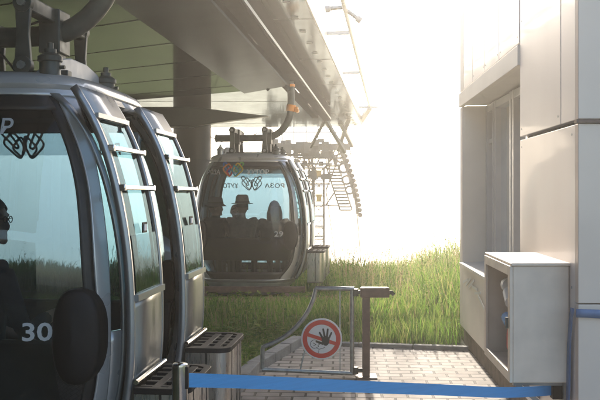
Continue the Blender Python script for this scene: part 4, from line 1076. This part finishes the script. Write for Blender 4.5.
rightup = lambda x, y: .88+np.clip(x-.6, 0, 3)*.22
tag(blades(52000, (-2.6,4.2), (5.6,10.5), .08, .34, .009, 'grass', grassm, clump=500), 'short green grass around the kerb and beneath cabin 29', 'grass', kind='stuff')
tag(blades(80000, (-7,7.5), (9.6,19), .22, .62, .013, 'tall_grass', grassm, rightup, clump=900), 'tall grass filling the slope behind the gate', 'grass', kind='stuff')
# leafy weeds: stems with leaves, and low broad leaves near the kerb
def weeds(n, xr, yr, h0, h1, ls, name, label, hf=None, broad=False):
    rg = random.Random(21 if broad else 9); m = MB(); done = 0
    while done < n:
        x = rg.uniform(*xr); y = rg.uniform(*yr)
        if not bool(path_mask(np.array([x]), np.array([y]))[0]): continue
        done += 1
        z = float(gzv(np.array([x]), np.array([y]))[0]); h = rg.uniform(h0, h1)*(hf(x,y) if hf else 1)
        if x < .5 and y < 14: h = min(h, max(.05, 1.6-(100/833)*y-z))
        lx, ly = rg.uniform(-.12,.12)*h, rg.uniform(-.12,.12)*h
        if not broad:
            q = Vector((.004,0,0)); p = Vector((x,y,z)); t_ = Vector((x+lx,y+ly,z+h)); m.add([p-q,p+q,t_], [(0,1,2)])
            q = Vector((0,.004,0)); m.add([p-q,p+q,t_], [(0,1,2)])
        k = rg.randint(5,9) if broad else int(8+h*22)
        for i in range(k):
            f = (i+1)/k if not broad else rg.uniform(.3,1)
            a = rg.uniform(0, 6.28); d = Vector((math.cos(a), math.sin(a), rg.uniform(-.2,.7))).normalized(); s = ls*rg.uniform(.6,1.3)*(1.15-.6*f if not broad else 1)
            b = Vector((x+lx*f, y+ly*f, z+h*f)); sd = d.cross(Vector((0,0,1))).normalized()*s*(.20 if not broad else .38)
            if broad: b += Vector((math.cos(a),math.sin(a),0))*h*.5
            m.add([b, b+d*s*.5+sd, b+d*s+Vector((0,0,-s*.15)), b+d*s*.5-sd], [(0,1,2,3)])
    return tag(m.build(name, weedm, smooth=0, fix=False), label, 'weeds', kind='stuff')
weeds(420, (-6,7), (9.6,15), .35, .85, .10, 'weeds', 'leafy upright weeds rising above the tall grass', lambda x, y: 1+max(0,x-1)*.22)
weeds(700, (-2.2,.4), (5.7,9.6), .04, .16, .07, 'ground_cover', 'broad leaved ground cover beside the kerb', broad=True)
weeds(260, (-3,5), (8.9,12), .05, .25, .09, 'low_weeds', 'low leafy weeds growing behind the paved path', broad=True)
m = MB(); rg = random.Random(77)
for i in range(1500):
    x = rg.uniform(-4,6); y = rg.uniform(9.3,17)
    h = rg.uniform(.35,.8)*(1+max(0,x-1)*.15)
    if x < .5 and y < 14: h = min(h, 1.6-(104/833)*y)
    if h < .25: continue
    z = float(gzv(np.array([x]), np.array([y]))[0]); lx, ly = rg.uniform(-.2,.2)*h, rg.uniform(-.2,.2)*h; q = Vector((.0035,0,0)); p = Vector((x,y,z)); k = p+Vector((lx*.3,ly*.3,h*.6)); t_ = p+Vector((lx,ly,h))
    m.add([p-q,p+q,k+q*.7,k-q*.7,t_], [(0,1,2,3),(3,2,4)])
    for j in range(7):
        c_ = t_-(t_-k)*(.05*j); a = rg.uniform(0,6.28); d = Vector((math.cos(a)*.5,math.sin(a)*.5,.9)).normalized()*rg.uniform(.02,.045); sd = Vector((-math.sin(a),math.cos(a),0))*.006
        m.add([c_, c_+d*.5+sd, c_+d, c_+d*.5-sd], [(0,1,2,3)])
drym = leafmat('dry_stem', [(.22,.17,.08),(.38,.31,.16),(.30,.30,.12)])
tag(m.build('dry_stems', drym, smooth=0, fix=False), 'dry tan seed stems scattered through the grass', 'dry stems', kind='stuff')
# a few tall flowering stems that stand clear against the sky, each its own plant
def stalk(px, D, ytop, label):
    rg = random.Random(px); x = (px-300)/F*D; z0 = float(gzv(np.array([x]), np.array([D]))[0]); top = P(px, ytop, D).z; H_ = top-z0
    t = empty('tall_stalk', (x,D,z0), label=label, cat='plant', group='tall stalks against the sky')
    b = rg.uniform(-.08,.08); cur = [(b*f*f*H_, .03*math.sin(f*3), H_*f) for f in zs(0,1,6)]
    MB().tube(cur, [.007*(1-.7*i/6) for i in range(7)], 5).build('stem', weedm, t)
    m = MB()
    for i in range(34):
        f = rg.uniform(.1,1.0); a = rg.uniform(0,6.28); s = .12*(1.1-f*.75)*rg.uniform(.6,1.2); d = Vector((math.cos(a),math.sin(a),rg.uniform(.1,.8))).normalized(); p = Vector((b*f*f*H_,.03*math.sin(f*3),H_*f)); sd = d.cross(Vector((0,0,1))).normalized()*s*.18
        m.add([p, p+d*s*.5+sd, p+d*s, p+d*s*.5-sd], [(0,1,2,3)])
    m.build('leaves', weedm, t, smooth=0, fix=False)
for px, D, yt, l in ((333,12.5,256,'thin leafy stalk beside the tower legs'),(352,13,249,'tall stalk under the hanging ropes'),(378,12,262,'short stalk above the closer box of the gate post'),
                     (402,12.6,250,'bent stalk in the middle of the slope'),(423,11.8,256,'bushy low stalk between the gate post and the building'),(437,12,244,'tall stalk a step away from the building edge'),(450,11.4,236,'tallest stalk, close beside the building edge'),(456,12.6,247,'slim stalk half behind the building edge')):
    stalk(px, D, yt, l)

# ------------------------------------------------------------------ haze
hz = MB(); hz.box(-4200, 4200, -80, 5200, -82, 30)
ho = hz.build('haze', seamm, smooth=0); tag(ho, 'pale sunlit haze filling the air', 'haze', kind='stuff')
m, t, o = nt('haze_air'); v = t.nodes.new('ShaderNodeVolumePrincipled')
v.inputs['Color'].default_value = (1,.94,.85,1); v.inputs['Density'].default_value = .0046; v.inputs['Anisotropy'].default_value = .74
t.links.new(v.outputs[0], o.inputs['Volume']); ho.data.materials.clear(); ho.data.materials.append(m)

# ------------------------------------------------------------------ light, sky, camera
SUN_EL, SUN_AZ = 23, 2
w = bpy.data.worlds.new('World'); scene.world = w; w.use_nodes = True; t = w.node_tree; t.nodes.clear()
sk = t.nodes.new('ShaderNodeTexSky'); sk.sky_type = 'NISHITA'; sk.sun_disc = False; sk.sun_elevation = R(SUN_EL); sk.sun_rotation = R(SUN_AZ); sk.dust_density = 2.2; sk.air_density = 1.0; sk.ozone_density = 1.5; sk.altitude = 600
bg = t.nodes.new('ShaderNodeBackground'); bg.inputs['Strength'].default_value = .15
wo = t.nodes.new('ShaderNodeOutputWorld'); t.links.new(sk.outputs[0], bg.inputs[0]); t.links.new(bg.outputs[0], wo.inputs[0])
ld = bpy.data.lights.new('sun','SUN'); ld.energy = 4.5; ld.angle = R(2); ld.color = (1,.90,.77)
lo = bpy.data.objects.new('sun', ld); col.objects.link(lo)
dv = Vector((math.sin(R(SUN_AZ))*math.cos(R(SUN_EL)), math.cos(R(SUN_AZ))*math.cos(R(SUN_EL)), math.sin(R(SUN_EL))))
lo.rotation_euler = (-dv).to_track_quat('-Z','Y').to_euler(); lo.location = dv*20
cd = bpy.data.cameras.new('camera'); cam = bpy.data.objects.new('camera', cd); col.objects.link(cam); scene.camera = cam
cd.sensor_width = 36; cd.lens = 36*F/600; cd.shift_y = -8/600; cd.clip_start = .05; cd.clip_end = 9000
cam.location = (0,0,EYE); cam.rotation_euler = (R(90),0,0)
vs_ = scene.view_settings; vs_.view_transform = 'Standard'; vs_.look = 'None'; vs_.gamma = 1; vs_.use_curve_mapping = False; vs_.exposure = 1.35
cy = scene.cycles; cy.max_bounces = 10; cy.diffuse_bounces = 3; cy.glossy_bounces = 5; cy.transparent_max_bounces = 24; cy.volume_bounces = 1; cy.use_denoising = True
cy.sample_clamp_indirect = 6
